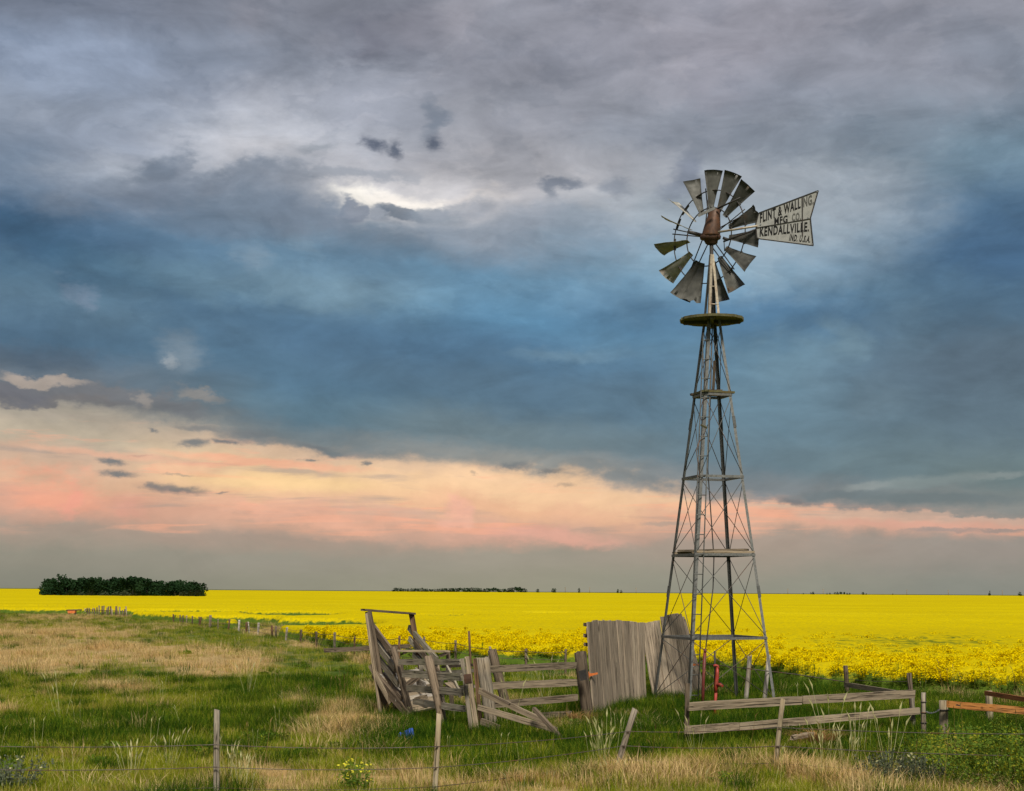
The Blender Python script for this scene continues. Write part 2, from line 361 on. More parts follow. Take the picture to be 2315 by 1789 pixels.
def angle_iron(name, p0, p1, w, th, mat, parent, inward):
    """L profile whose legs turn towards the tower's middle"""
    M, L_ = frame(p0, p1, inward)
    c = w * .72
    prof = [(0, 0), (c, c), (c - th, c + th * .2), (0, th * 1.6), (-c + th, c + th * .2), (-c, c)]
    vs = [(x, y, z) for x in (0, L_) for (y, z) in prof]
    n = len(prof)
    fs = [tuple(range(n)), tuple(range(2 * n - 1, n - 1, -1))] + [(k, k + n, n + (k + 1) % n, (k + 1) % n) for k in range(n)]
    me = from_py('angle', vs, fs)
    bm = bmesh.new(); bm.from_mesh(me); bmesh.ops.recalc_face_normals(bm, faces=bm.faces); bm.to_mesh(me); bm.free()
    return mesh_obj(name, me, mat, parent, M)

# ------------------------------------------------------------------ materials
MATS = {}
def newmat(name):
    m = bpy.data.materials.new(name); m.use_nodes = True
    nt = NT(m.node_tree); bs = nt.n['Principled BSDF']
    MATS[name] = m
    return m, nt, bs
def bump(nt, bs, h, dist=.004, strength=.6):
    b = nt.new('ShaderNodeBump'); b.inputs['Strength'].default_value = strength; b.inputs['Distance'].default_value = dist
    nt.put(b.inputs['Height'], h); nt.link(b.outputs[0], bs.inputs['Normal'])
def wood(name, light, dark, warm=None, amt=.25, grain=1.0):
    m, nt, bs = newmat(name)
    oi = nt.new('ShaderNodeObjectInfo'); rnd = oi.outputs['Random']
    tcn = nt.new('ShaderNodeTexCoord').outputs['Object']
    off = nt.comb(nt.math('MULTIPLY', rnd, 37.0), nt.math('MULTIPLY', rnd, 91.0), nt.math('MULTIPLY', rnd, 53.0))
    v = nt.vmath('ADD', tcn, off)
    g1 = nt.noise(nt.mapping(v, scale=(1.3, 26 * grain, 26 * grain)), 2.0, 6, .65, .4)
    g2 = nt.noise(nt.mapping(v, scale=(.5, 5, 5)), 2.0, 3, .5)
    g3 = nt.noise(v, 2.2, 4, .6)
    crack = nt.noise(nt.mapping(v, scale=(1.0, 60, 60)), 1.0, 3, .6, 1.0)
    col = nt.mix(nt.mrange(g1, .36, .64), dark, light)
    col = nt.mix(nt.mrange(g2, .35, .7, 0, .5), col, tuple(min(1, c * 1.35) for c in light))
    if warm: col = nt.mix(nt.mrange(g3, .48, .72, 0, .75), col, warm)
    col = nt.mix(nt.mrange(crack, .57, .63, 0, .88), col, tuple(c * .22 for c in dark))
    knot = nt.new('ShaderNodeTexVoronoi'); nt.put(knot.inputs['Vector'], nt.mapping(v, scale=(1.0, 2.2, 2.2))); knot.inputs['Scale'].default_value = 2.0
    col = nt.mix(nt.mrange(knot.outputs['Distance'], .10, .04, 0, .8), col, tuple(c * .4 for c in dark))
    k = nt.mrange(rnd, 0, 1, 1 - amt, 1 + amt)
    col = nt.mix(1.0, col, nt.comb(k, k, k), 'MULTIPLY')
    nt.link(col, bs.inputs['Base Color']); bs.inputs['Roughness'].default_value = .9
    bs.inputs['Specular IOR Level'].default_value = .15
    bump(nt, bs, nt.math('SUBTRACT', g1, nt.mrange(crack, .58, .67)), .006, .9)
    return m
GREY = wood('weathered wood', (.315, .25, .17), (.105, .08, .052), (.24, .20, .14))
GREYD = wood('dark weathered wood', (.16, .122, .085), (.04, .03, .02), (.15, .115, .075))
CHUTE = wood('chute wood', (.35, .31, .235), (.11, .095, .068), (.17, .165, .10))
PANEL = wood('barn board wood', (.42, .34, .245), (.13, .10, .07), (.36, .285, .21), .34)
POSTW = wood('pale post wood', (.38, .32, .215), (.17, .135, .08), (.30, .22, .12))
POSTG = wood('grey post wood', (.26, .225, .17), (.10, .082, .06), (.2, .15, .09))
BROWNP = wood('brown grey post wood', (.215, .165, .115), (.07, .052, .035), (.17, .12, .07))
REDW = wood('red brown post wood', (.17, .105, .06), (.06, .035, .02), (.16, .07, .03))
WHITEW = wood('bleached post wood', (.46, .42, .36), (.20, .175, .145), (.34, .28, .2))
ORANGE = wood('orange stained wood', (.50, .215, .06), (.30, .115, .028), (.42, .22, .09), .08)
BROWNB = wood('brown stained wood', (.24, .10, .035), (.12, .048, .018), (.2, .09, .03), .1)

def metal(name, col, dark, rust=(.16, .06, .022), ramt=(.55, .7), metallic=.35, rough=.55, rust_a=.9, scale=5.0):
    m, nt, bs = newmat(name)
    oi = nt.new('ShaderNodeObjectInfo'); rnd = oi.outputs['Random']
    tcn = nt.new('ShaderNodeTexCoord').outputs['Object']
    v = nt.vmath('ADD', tcn, nt.comb(nt.math('MULTIPLY', rnd, 40.0), nt.math('MULTIPLY', rnd, 17.0), 0.0))
    a = nt.noise(v, scale, 5, .65)
    b = nt.noise(v, scale * 5, 3, .6)
    c = nt.mix(nt.mrange(b, .3, .7), dark, col)
    c = nt.mix(nt.mrange(a, ramt[0], ramt[1], 0, rust_a), c, rust)
    k = nt.mrange(rnd, 0, 1, .8, 1.2)
    c = nt.mix(1.0, c, nt.comb(k, k, k), 'MULTIPLY')
    nt.link(c, bs.inputs['Base Color']); bs.inputs['Metallic'].default_value = metallic
    nt.put(bs.inputs['Roughness'], nt.mrange(a, .3, .7, rough - .1, rough + .25))
    bump(nt, bs, b, .002, .4)
    return m
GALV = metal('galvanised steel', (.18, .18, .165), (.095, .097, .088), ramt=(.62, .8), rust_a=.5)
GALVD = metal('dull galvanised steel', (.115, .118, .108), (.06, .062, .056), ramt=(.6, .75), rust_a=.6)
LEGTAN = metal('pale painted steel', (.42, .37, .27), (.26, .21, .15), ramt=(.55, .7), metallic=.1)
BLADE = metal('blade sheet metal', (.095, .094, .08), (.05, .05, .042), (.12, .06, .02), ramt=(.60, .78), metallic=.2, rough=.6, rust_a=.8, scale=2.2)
BLADEP = metal('pale blade sheet metal', (.38, .37, .32), (.22, .215, .185), (.20, .07, .025), ramt=(.58, .74), metallic=.1, rough=.6, rust_a=.8, scale=2.4)  # left blades' light put into a paler copy of BLADE, with galvanised remains
RUST = metal('rusty gearbox iron', (.13, .055, .022), (.05, .026, .014), (.035, .02, .013), ramt=(.4, .7), metallic=.2, scale=3)
DARKM = metal('dark iron', (.05, .045, .04), (.025, .023, .02), ramt=(.6, .8), metallic=.3)
DECK = metal('mossy platform plank', (.10, .095, .035), (.05, .045, .018), (.09, .06, .02), ramt=(.5, .7), metallic=0, rough=.85)
VANE = metal('vane sheet', (.42, .42, .385), (.31, .31, .285), (.22, .19, .14), ramt=(.60, .80), metallic=.1, rough=.6, rust_a=.6, scale=2.5)
WIRE = metal('fence wire', (.12, .10, .085), (.06, .05, .04), ramt=(.5, .7), metallic=.4)
RED = metal('red pump paint', (.34, .032, .016), (.20, .02, .012), (.13, .04, .018), ramt=(.5, .68), metallic=0, rough=.5)
DKRED = metal('dark red pipe paint', (.14, .02, .014), (.07, .014, .01), ramt=(.6, .7), metallic=0)
HINGE = metal('orange rust hinge', (.62, .17, .035), (.42, .10, .02), ramt=(.7, .8), metallic=0)
CHAINM = metal('chain steel', (.36, .38, .37), (.2, .21, .21), ramt=(.7, .8), metallic=.6)

def plain(name, col, rough=.8, var=.15, scale=8.0, trans=0.0, spec=.2):
    m, nt, bs = newmat(name)
    oi = nt.new('ShaderNodeObjectInfo'); rnd = oi.outputs['Random']
    pos = nt.new('ShaderNodeNewGeometry').outputs['Position']
    n = nt.noise(pos, scale, 3, .6)
    k = nt.math('MULTIPLY', nt.mrange(n, .3, .7, 1 - var, 1 + var), nt.mrange(rnd, 0, 1, 1 - var, 1 + var))
    c = nt.mix(1.0, (*col, 1), nt.comb(k, k, k), 'MULTIPLY')
    nt.link(c, bs.inputs['Base Color']); bs.inputs['Roughness'].default_value = rough
    bs.inputs['Specular IOR Level'].default_value = spec
    return m
def leaf(name, c1, c2, c3=None, patch=.35, rough=.6, trans=.35, tint=None):
    """thin leaf: diffuse plus translucent, colour varied per plant and per patch of ground"""
    m, nt, bs = newmat(name)
    oi = nt.new('ShaderNodeObjectInfo'); rnd = oi.outputs['Random']
    pos = nt.new('ShaderNodeNewGeometry').outputs['Position']
    n = nt.noise(nt.mapping(pos, scale=(1, .6, 1)), patch, 3, .6)
    c = nt.mix(nt.math('ADD', nt.math('MULTIPLY', rnd, .55), nt.mrange(n, .3, .7, 0, .45)), c1, c2)
    if c3: c = nt.mix(nt.mrange(nt.noise(pos, patch * 3.1, 2, .5), .5, .7, 0, .8), c, c3)
    d = nt.new('ShaderNodeBsdfDiffuse'); tr = nt.new('ShaderNodeBsdfTranslucent')
    nt.link(c, d.inputs[0]); nt.link(c, tr.inputs[0])
    mx = nt.new('ShaderNodeMixShader'); mx.inputs[0].default_value = trans
    nt.link(d.outputs[0], mx.inputs[1]); nt.link(tr.outputs[0], mx.inputs[2])
    out = nt.n['Material Output']; nt.link(mx.outputs[0], out.inputs[0])
    return m
G_GREEN = leaf('green grass', (.155, .210, .011), (.335, .335, .026), (.32, .28, .045))
G_LUSH = leaf('lush grass', (.055, .115, .007), (.145, .215, .015))
G_DRY = leaf('dry grass', (.52, .365, .150), (.74, .57, .29), (.56, .34, .13))
G_BROWN = leaf('brown grass', (.20, .13, .045), (.30, .21, .08))
G_SEED = leaf('pale seed heads', (.46, .46, .20), (.62, .58, .32))
G_DARK = leaf('dark lush grass', (.014, .045, .004), (.035, .085, .008))  # very dark green: lush blades with shade put into the colour
STEM = leaf('canola stems', (.085, .15, .015), (.14, .20, .02))
PETAL = leaf('canola petals', (.66, .505, .001), (.75, .59, .002), None, .5, trans=.3)
WEED = leaf('weed leaves', (.07, .135, .016), (.165, .24, .035))
SAGE = leaf('grey weed leaves', (.085, .105, .06), (.14, .16, .10))
FOL = leaf('far foliage', (.012, .03, .012), (.022, .048, .018), None, .1, trans=.15)
FOL2 = leaf('grey willow foliage', (.045, .06, .032), (.06, .075, .04), None, .1, trans=.15)
WEEDY = leaf('yellow weed flowers', (.75, .68, .04), (.85, .78, .10))
BARK = plain('bark', (.06, .05, .04))
BLUE = plain('blue plastic', (.06, .14, .62), .4, .25, 30)
BLACKP = plain('black paint', (.012, .012, .012), .7)
FADEP = plain('faded black paint', (.10, .10, .09), .8)
STRAW = leaf('reddish straw', (.34, .17, .06), (.50, .30, .13))

# ground
gm, nt, bs = newmat('prairie ground')
pos = nt.new('ShaderNodeNewGeometry').outputs['Position']
at = nt.new('ShaderNodeAttribute', attribute_name='dry').outputs['Fac']
far = nt.mrange(nt.vmath('LENGTH', pos), 500.0, 1500.0)
a = nt.noise(nt.mapping(pos, scale=(1, .6, 1)), .8, 6, .65); b = nt.noise(pos, 6.0, 5, .7)
green = nt.mix(nt.mrange(a, .35, .65), (.040, .078, .010), (.085, .125, .018))
green = nt.mix(nt.mrange(b, .5, .75, 0, .7), green, (.11, .085, .03))
dry = nt.mix(nt.mrange(b, .3, .7), (.26, .175, .07), (.48, .35, .16))
c = nt.mix(nt.mrange(nt.math('ADD', at, nt.math('MULTIPLY', nt.math('SUBTRACT', a, .5), .8)), .25, .75), green, dry)
c = nt.mix(far, c, (.035, .055, .022))
nt.link(c, bs.inputs['Base Color']); bs.inputs['Roughness'].default_value = .95; bs.inputs['Specular IOR Level'].default_value = .05
bump(nt, bs, b, .05, .8)

# canola sheet
cm, nt, bs = newmat('canola canopy')
pos = nt.new('ShaderNodeNewGeometry').outputs['Position']
bl = nt.new('ShaderNodeAttribute', attribute_name='bloom').outputs['Fac']
a = nt.noise(nt.mapping(pos, scale=(.6, .25, 1)), .12, 5, .6); b = nt.noise(nt.mapping(pos, scale=(1, .35, 1)), 2.5, 5, .7); l = nt.noise(nt.mapping(pos, scale=(.05, .5, 1)), .05, 4, .6)
y = nt.mix(nt.mrange(a, .3, .7), (.53, .405, .001), (.62, .49, .002))
sp = nt.noise(nt.mapping(pos, scale=(1, .3, 1)), 9.0, 4, .75)
y = nt.mix(nt.mrange(l, .50, .66, 0, .65), y, (.45, .35, .004))
y = nt.mix(nt.mrange(nt.noise(nt.mapping(pos, loc=(9, 4, 0), scale=(.12, .8, 1)), .06, 5, .65), .50, .64, 0, .5), y, (.66, .54, .008))
y = nt.mix(nt.mrange(sp, .38, .60, .5, 0), y, (.30, .26, .012))
y = nt.mix(nt.mrange(b, .52, .70, 0, .45), y, (.30, .26, .012))
gr = nt.mix(nt.mrange(b, .3, .7), (.05, .095, .012), (.11, .15, .02))
nt.link(nt.mix(nt.mrange(nt.math('ADD', bl, nt.math('MULTIPLY', nt.math('SUBTRACT', b, .5), 1.1)), .50, .72), gr, y), bs.inputs['Base Color'])
bs.inputs['Roughness'].default_value = .95; bs.inputs['Specular IOR Level'].default_value = .0
bump(nt, bs, b, .05, .5)

# ------------------------------------------------------------------ ground sheet
BND = [(2700,19.4),(2315,20.2),(2000,21.6),(1800,23.2),(1650,26.0),(1500,27.4),(1300,27.8),(1100,28.3),(900,31),(750,36.5),(620,47),(540,53),(470,59),(400,66),(300,72),(282,82),(0,84),(-700,86)]
BX = [((px - CX) / 2500 * d, d * K) for px, d in BND]
bpx = [p for p, d in BND][::-1]; bd = [d for p, d in BND][::-1]
def field_d(px): return np.interp(px, bpx, bd) * K        # distance at which the canola begins along a ray
DRY = [(120,1440,270,26,.9),(60,1495,260,40,1),(300,1484,330,30,1),(480,1512,140,32,1),(560,1505,70,40,.9),(140,1405,150,9,.8),(300,1420,180,8,.5),(120,1560,50,40,.6),(270,1570,130,40,.65),(20,1625,80,40,.6),(380,1560,100,30,.5),
 (780,1640,120,70,.8),(700,1590,90,30,.5),(840,1560,40,40,.6),(1000,1775,600,36,.95),(1500,1750,420,36,1),(1900,1745,320,34,1),(2200,1782,260,28,.8),(500,1745,110,50,.75),(640,1760,120,40,.8),(1290,1640,60,18,.9),(1240,1600,160,30,.5),(880,1480,110,25,.7),(700,1455,60,20,.8),(600,1432,60,12,.8),(480,1412,70,9,.7),(820,1490,80,15,.7),(700,1500,50,14,.5),(1180,1650,110,18,.55),(1330,1528,60,14,.7)]
def dryness(x, y):
    px, py = topix(x, y); s = 0.0
    for a, b, rx, ry, w in DRY:
        q = ((px - a) / rx) ** 2 + ((py - b) / ry) ** 2
        if q < 4: s = max(s, w * math.exp(-q * .9))
    return s
LUSH_SHADE = [(950,1660,230,45,1),(1500,1640,400,60,1),(2150,1660,300,80,1),(300,1660,330,40,.7),(1750,1560,220,40,1),(1200,1500,200,14,.7),(620,1560,200,30,.5)]  # lush patches; those at the fences and chute also paint in shade
def lush_shade(x, y):
    px, py = topix(x, y); s = 0.0
    for a, b, rx, ry, w in LUSH_SHADE:
        q = ((px - a) / rx) ** 2 + ((py - b) / ry) ** 2
        if q < 4: s = max(s, w * math.exp(-q * .9))
    return s

rad = [0.0] + list(np.arange(4, 60, .45)) + list(np.geomspace(60, 9000, 70))
angs = np.concatenate([np.linspace(-26, 26, 150), np.linspace(30, 330, 50)]) * math.pi / 180
vs, fs = [], []
nA = len(angs)
for r in rad:
    for a in angs:
        x, y_ = r * math.sin(a), r * math.cos(a)
        vs.append((x, y_, ground(x, y_)))
for i in range(len(rad) - 1):
    for k in range(nA):
        a0, a1 = i * nA + k, i * nA + (k + 1) % nA
        if i == 0: fs.append((a1, a1 + nA, a0 + nA))
        else: fs.append((a0, a1, a1 + nA, a0 + nA))
gme = from_py('ground', vs, fs, True)
bm = bmesh.new(); bm.from_mesh(gme); bmesh.ops.remove_doubles(bm, verts=bm.verts, dist=1e-5); bmesh.ops.recalc_face_normals(bm, faces=bm.faces); bm.to_mesh(gme); bm.free()
if gme.polygons[len(gme.polygons)//2].normal.z < 0: gme.flip_normals()
da = gme.attributes.new('dry', 'FLOAT', 'POINT')
da.data.foreach_set('value', [dryness(v.co.x, v.co.y) if 12 < v.co.y < 160 and abs(v.co.x) < v.co.y else .2 for v in gme.vertices])
gnd = mesh_obj('ground', gme, gm); tag(gnd, kind='structure')

# ------------------------------------------------------------------ canola canopy sheet
# low wet strips in the field where the crop drowned, as photo px range and nominal distances (front, back)
GAPS = [(180,570,74,84),(530,870,49.5,58.5),(420,640,56.6,66),(540,790,67,79),(870,1080,68,74),(-300,90,92,98),(1180,1300,80,84)]
def crop(x, y):
    px, _ = topix(x, y)
    wob = noise.noise(Vector((x * .12, y * .08, 1.7))) * 2.0
    m = min(1.0, max(0.0, (y - field_d(px) - 1.0 + wob * .5) / 1.0))
    d = y / K
    for a, b, d0, d1 in GAPS:
        c_ = (a + b) / 2; h = (b - a) / 2; q = abs(px - c_) / h
        if q < 1:
            w_ = math.sqrt(1 - q * q); dm = (d0 + d1) / 2 + wob * 1.2; hw = (d1 - d0) / 2 * w_
            e = (abs(d - dm) - hw) / .7
            if e < 1: m *= max(0.0, e)
    return m
def thin(x, y):
    px_, py_ = topix(x, y, .5)
    return .36 * math.exp(-((px_ - 2060) / 360) ** 2 - ((py_ - 1446) / 34) ** 2) + .18 * max(0, noise.noise(Vector((x * .05, y * .03, 2.2)))) + .10 * max(0, noise.noise(Vector((x * .3, y * .12, 5.2))))
ys = list(np.arange(26, 180, .7)) + list(np.geomspace(180, 2600, 70))
cols = np.linspace(-.42, .42, 330)
vs, fs, blm = [], [], []
for yy in ys:
    for s in cols:
        x = s * yy; m = crop(x, yy)
        h = .50
        z = ground(x, yy) - .06 + (h + .06) * m + (.05 * noise.noise(Vector((x * 1.2, yy * .8, 4))) * m) + (.03 * noise.noise(Vector((x * .3, yy * .15, 6))) * m)
        vs.append((x, yy, z))
        px_, py_ = topix(x, yy, .5)
        e_ = min(1.0, max(0.0, (yy - field_d(px_)) / (2.6 if px_ > 1450 else 1.6)))
        th_ = thin(x, yy)
        blm.append(min(m, (.5 + .5 * e_)) - th_)
nc = len(cols)
for i in range(len(ys) - 1):
    for k in range(nc - 1):
        q = (i * nc + k, i * nc + k + 1, (i + 1) * nc + k + 1, (i + 1) * nc + k)
        if max(blm[j] for j in q) > 0: fs.append(q)
cme = from_py('canola_field', vs, fs, True)
cme.attributes.new('bloom', 'FLOAT', 'POINT').data.foreach_set('value', blm)
cf = mesh_obj('canola_field', cme, cm); tag(cf, kind='structure')

# ------------------------------------------------------------------ scatter machinery
def quad_strip(vs, fs, mi, base, d, L_, w, lean, m, seg=2, droop=.5):
    """one grass blade: tapered strip that leans over"""
    side = Vector((-d.y, d.x, 0))
    i0 = len(vs)
    for i in range(seg + 1):
        f = i / seg
        p = base + Vector((0, 0, 1)) * L_ * (f - droop * .35 * f * f * lean) + d * L_ * lean * f * f * .9
        ww = w * (1 - f * .92)
        if i == seg: vs.append(tuple(p))
        else: vs.append(tuple(p - side * ww / 2)); vs.append(tuple(p + side * ww / 2))
    for i in range(seg):
        a = i0 + i * 2
        if i == seg - 1: fs.append((a, a + 1, a + 2))
        else: fs.append((a, a + 1, a + 3, a + 2))
        mi.append(m)
def lib(name, vs, fs, mi, mats):
    me = bpy.data.meshes.new(name); me.from_pydata(vs, [], fs)
    for m in mats: me.materials.append(m)
    me.polygons.foreach_set('material_index', mi); me.update()
    return me
def tuft(name, nb, rad_, h, w, mats, weights, lean=.7, seg=2, seeds=0):
    vs, fs, mi = [], [], []
    for _ in range(nb):
        a = random.uniform(0, 6.283); r = rad_ * math.sqrt(random.random())
        d = Vector((math.cos(a + random.uniform(-.9, .9)), math.sin(a + random.uniform(-.9, .9)), 0)).normalized()
        quad_strip(vs, fs, mi, Vector((r * math.cos(a), r * math.sin(a), -.02)), d, h * random.uniform(.45, 1.1), w * random.uniform(.7, 1.3), lean * random.uniform(.2, 1.3), random.choices(range(len(mats)), weights)[0], seg)
    for _ in range(seeds):
        stalk(vs, fs, mi, rad_, h * random.uniform(1.2, 1.8), len(mats) - 1)
    return lib(name, vs, fs, mi, mats)
def stalk(vs, fs, mi, rad_, h, m, lean=None, w=.004, head=.07, hw=.005):
    a = random.uniform(0, 6.283); r = rad_ * random.random()
    b = Vector((r * math.cos(a), r * math.sin(a), 0))
    d = Vector((math.cos(a), math.sin(a), 0)); ln = random.uniform(.05, .35) if lean is None else lean
    top = b + Vector((0, 0, h)) + d * h * ln
    for rot in (0, 1.57):
        s = Vector((math.cos(rot), math.sin(rot), 0)) * w / 2
        i0 = len(vs); vs.extend([tuple(b - s), tuple(b + s), tuple(top + s * .5), tuple(top - s * .5)]); fs.append((i0, i0 + 1, i0 + 2, i0 + 3)); mi.append(m)
        s2 = s.normalized() * hw
        dirn = (top - b).normalized(); q0 = top - dirn * head * .2; q1 = top + dirn * head * .35; q2 = top + dirn * head + d * .03
        i0 = len(vs); vs.extend([tuple(q0), tuple(q1 + s2), tuple(q2), tuple(q1 - s2)]); fs.append((i0, i0 + 1, i0 + 2, i0 + 3)); mi.append(m)

def scatter(name, pts, meshes, label, cat):
    """pts: x y z rz scale variant tilt"""
    pts = np.array(pts, dtype=float)
    me = bpy.data.meshes.new(name); me.vertices.add(len(pts)); me.vertices.foreach_set('co', pts[:, :3].ravel())
    me.attributes.new('rot', 'FLOAT_VECTOR', 'POINT').data.foreach_set('vector', np.stack([pts[:, 6], np.zeros(len(pts)), pts[:, 3]], 1).ravel())
    me.attributes.new('size', 'FLOAT', 'POINT').data.foreach_set('value', pts[:, 4])
    me.attributes.new('pick', 'INT', 'POINT').data.foreach_set('value', pts[:, 5].astype(int))
    lc = bpy.data.collections.new(name + '_plants')
    for i, m in enumerate(meshes): lc.objects.link(bpy.data.objects.new('%s_plant.%03d' % (name, i), m))
    o = bpy.data.objects.new(name, me); C.objects.link(o)
    ng = bpy.data.node_groups.new(name, 'GeometryNodeTree')
    ng.interface.new_socket('Geometry', in_out='INPUT', socket_type='NodeSocketGeometry'); ng.interface.new_socket('Geometry', in_out='OUTPUT', socket_type='NodeSocketGeometry')
    N = ng.nodes; gi = N.new('NodeGroupInput'); go = N.new('NodeGroupOutput')
    ip = N.new('GeometryNodeInstanceOnPoints'); ci = N.new('GeometryNodeCollectionInfo')
    ci.inputs['Collection'].default_value = lc; ci.inputs['Separate Children'].default_value = True; ci.inputs['Reset Children'].default_value = True
    def attr(nm, ty):
        a = N.new('GeometryNodeInputNamedAttribute'); a.data_type = ty; a.inputs[0].default_value = nm
        return next(s_ for s_ in a.outputs if s_.enabled and s_.name == 'Attribute')
    ng.links.new(gi.outputs[0], ip.inputs['Points']); ng.links.new(ci.outputs[0], ip.inputs['Instance'])
    ip.inputs['Pick Instance'].default_value = True
    ng.links.new(attr('pick', 'INT'), ip.inputs['Instance Index'])
    ng.links.new(attr('rot', 'FLOAT_VECTOR'), ip.inputs['Rotation'])
    ng.links.new(attr('size', 'FLOAT'), ip.inputs['Scale'])
    ng.links.new(ip.outputs[0], go.inputs[0])
    md = o.modifiers.new('scatter', 'NODES'); md.node_group = ng
    return tag(o, label, cat, None, 'stuff')

# ------------------------------------------------------------------ canola plants
def canola_plant(h, n=9, fl=13):
    vs, fs, mi = [], [], []
    for _ in range(n):
        a = random.uniform(0, 6.283); r = .16 * random.random()
        b = Vector((.3 * r * math.cos(a), .3 * r * math.sin(a), -.03)); hh = h * random.uniform(.86, 1.08)
        top = Vector((1.4 * r * math.cos(a), 1.4 * r * math.sin(a), hh))
        s = Vector((-math.sin(a), math.cos(a), 0)) * .006
        i0 = len(vs); vs.extend([tuple(b - s), tuple(b + s), tuple(top + s * .6), tuple(top - s * .6)]); fs.append((i0, i0+1, i0+2, i0+3)); mi.append(0)
        for _ in range(2):
            f = random.uniform(.15, .75); p = b.lerp(top, f); a2 = random.uniform(0, 6.283); d = Vector((math.cos(a2), math.sin(a2), random.uniform(-.3, .5))); q = Vector((-d.y, d.x, 0)) * .026
            e = p + d * random.uniform(.08, .16); i0 = len(vs); vs.extend([tuple(p), tuple(p.lerp(e, .6) + q), tuple(e), tuple(p.lerp(e, .6) - q)]); fs.append((i0, i0+1, i0+2, i0+3)); mi.append(0)
        for _ in range(fl):
            p = top + Vector((random.gauss(0, .040), random.gauss(0, .040), random.uniform(-.07, .03)))
            u = Vector((random.gauss(0, 1), random.gauss(0, 1), random.gauss(0, .4))).normalized(); w = u.cross(Vector((random.gauss(0, .5), random.gauss(0, .5), 1))).normalized(); sz = random.uniform(.009, .018)
            i0 = len(vs); vs.extend([tuple(p + (u + w) * sz), tuple(p + (u - w) * sz), tuple(p - (u + w) * sz), tuple(p + (w - u) * sz)]); fs.append((i0, i0+1, i0+2, i0+3)); mi.append(1)
    return lib('canola_plant', vs, fs, mi, [STEM, PETAL])
def rnd_in_view(n, y0, y1, half=.40):
    y = np.sqrt(RNG.uniform(y0 * y0, y1 * y1, n)); x = RNG.uniform(-half, half, n) * y
    return x, y
pts = []
x, y = rnd_in_view(46000, 24, 60)
for a, b in zip(x, y):
    m = crop(a, b)
    if random.random() > .55 * math.exp(-max(0, b - field_d(topix(a, b)[0]) - 1.2) / 6.5) or random.random() < thin(a, b) * 1.7: continue
    if m > .35 or (m > .02 and random.random() < .4):
        sparse = noise.noise(Vector((a * .22, b * .10, 9.0)))
        pxx, pyy = topix(a, b)
        if pxx > 1500 and sparse > .18 and random.random() < .55: continue
        edge = b - field_d(pxx)
        pk_ = 5 + random.randrange(2) if random.random() < .75 - edge * .2 else random.randrange(5)
        pts.append((a, b, ground(a, b), random.uniform(0, 6.28), random.uniform(.8, 1.12) * (.72 + .28 * min(1, m + .2)), pk_, random.gauss(0, .06)))
cv = [canola_plant(h) for h in (.51, .54, .49, .56, .52)]  + [canola_plant(.55, 10, 3), canola_plant(.50, 11, 2)]
scatter('canola', pts, cv, 'yellow canola in full bloom filling the field behind the fences', 'crop')

# ------------------------------------------------------------------ grass
random.seed(21)
tg = [tuft('grass_tuft', 60, .19, .15, .006, [G_GREEN, G_LUSH, G_DRY], (.76, .18, .06)) for _ in range(3)]
tl = [tuft('grass_tuft', 56, .18, .23, .007, [G_LUSH, G_GREEN, G_DARK], (.45, .15, .40), .7) for _ in range(3)]
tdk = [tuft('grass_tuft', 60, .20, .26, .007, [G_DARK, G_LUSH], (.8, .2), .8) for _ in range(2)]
td = [tuft('grass_tuft', 56, .20, .17, .006, [G_DRY, G_BROWN, G_GREEN], (.72, .15, .13), 1.1) for _ in range(3)]
tall = [tuft('grass_tuft', 34, .16, .27, .006, [G_DRY, G_BROWN], (.8, .2), .8, seeds=1) for _ in range(2)]
tgs = [tuft('grass_tuft', 40, .15, .25, .006, [G_GREEN, G_LUSH, G_SEED], (.66, .3, .04), .6, seeds=2) for _ in range(2)]
def in_grass(a, b): return crop(a, b) < .5
gp, dp = [], []
def add_grass(a, b, k):
    dr = dryness(a, b) + .60 * noise.noise(Vector((a * .7, b * .5, 5.5))) + .45 * noise.noise(Vector((a * 2.3, b * 1.6, 2.5)))
    lu = lush_shade(a, b) + .5 * noise.noise(Vector((a * .8, b * .5, 7.5)))
    z = ground(a, b); rz = random.uniform(0, 6.28); t_ = random.gauss(0, .12); sc = random.uniform(.6, 1.15) * k
    if random.random() < (dr - .34) * 1.6:
        cl_ = noise.noise(Vector((a * .9, b * .55, 15.5)))
        if random.random() < (.35 if (cl_ > .22 and b > 24) else .03): dp.append((a, b, z, rz, sc * random.uniform(.9, 1.4), 3 + random.randrange(2), t_))
        else: dp.append((a, b, z, rz, sc * max(.6, 1.05 + 1.3 * noise.noise(Vector((a * .8, b * .5, 21.5)))), random.randrange(3), t_))
    elif lu > .25 and random.random() < (lu - .1) * .75 * (.5 + noise.noise(Vector((a * 1.1, b * .8, 12.5))) * 1.6): gp.append((a, b, z, rz, sc * 1.1, 8 + random.randrange(2), t_))
    elif noise.noise(Vector((a * 1.7, b * .9, 41.5))) > .28 and random.random() < .6: gp.append((a, b, z, rz, sc * .9, 8 + random.randrange(2), t_))
    elif random.random() < lu: gp.append((a, b, z, rz, sc, 3 + random.randrange(3), t_))
    elif random.random() < .012: gp.append((a, b, z, rz, sc * .9, 6 + random.randrange(2), t_))
    else: gp.append((a, b, z, rz, sc, random.randrange(3), t_))
for a, b in zip(*rnd_in_view(22000, 13.6, 34, .41)):
    if in_grass(a, b): add_grass(a, b, 1.0)
for a, b in zip(*rnd_in_view(34000, 34, 140, .41)):
    if in_grass(a, b) and a < 8: add_grass(a, b, 1.25)
scatter('grass', gp, tg + tl + tgs + tdk, 'green pasture grass around the corral and windmill', 'grass')
scatter('dry_grass', dp, td + tall, 'tan dry grass lying in patches over the pasture', 'dry grass')
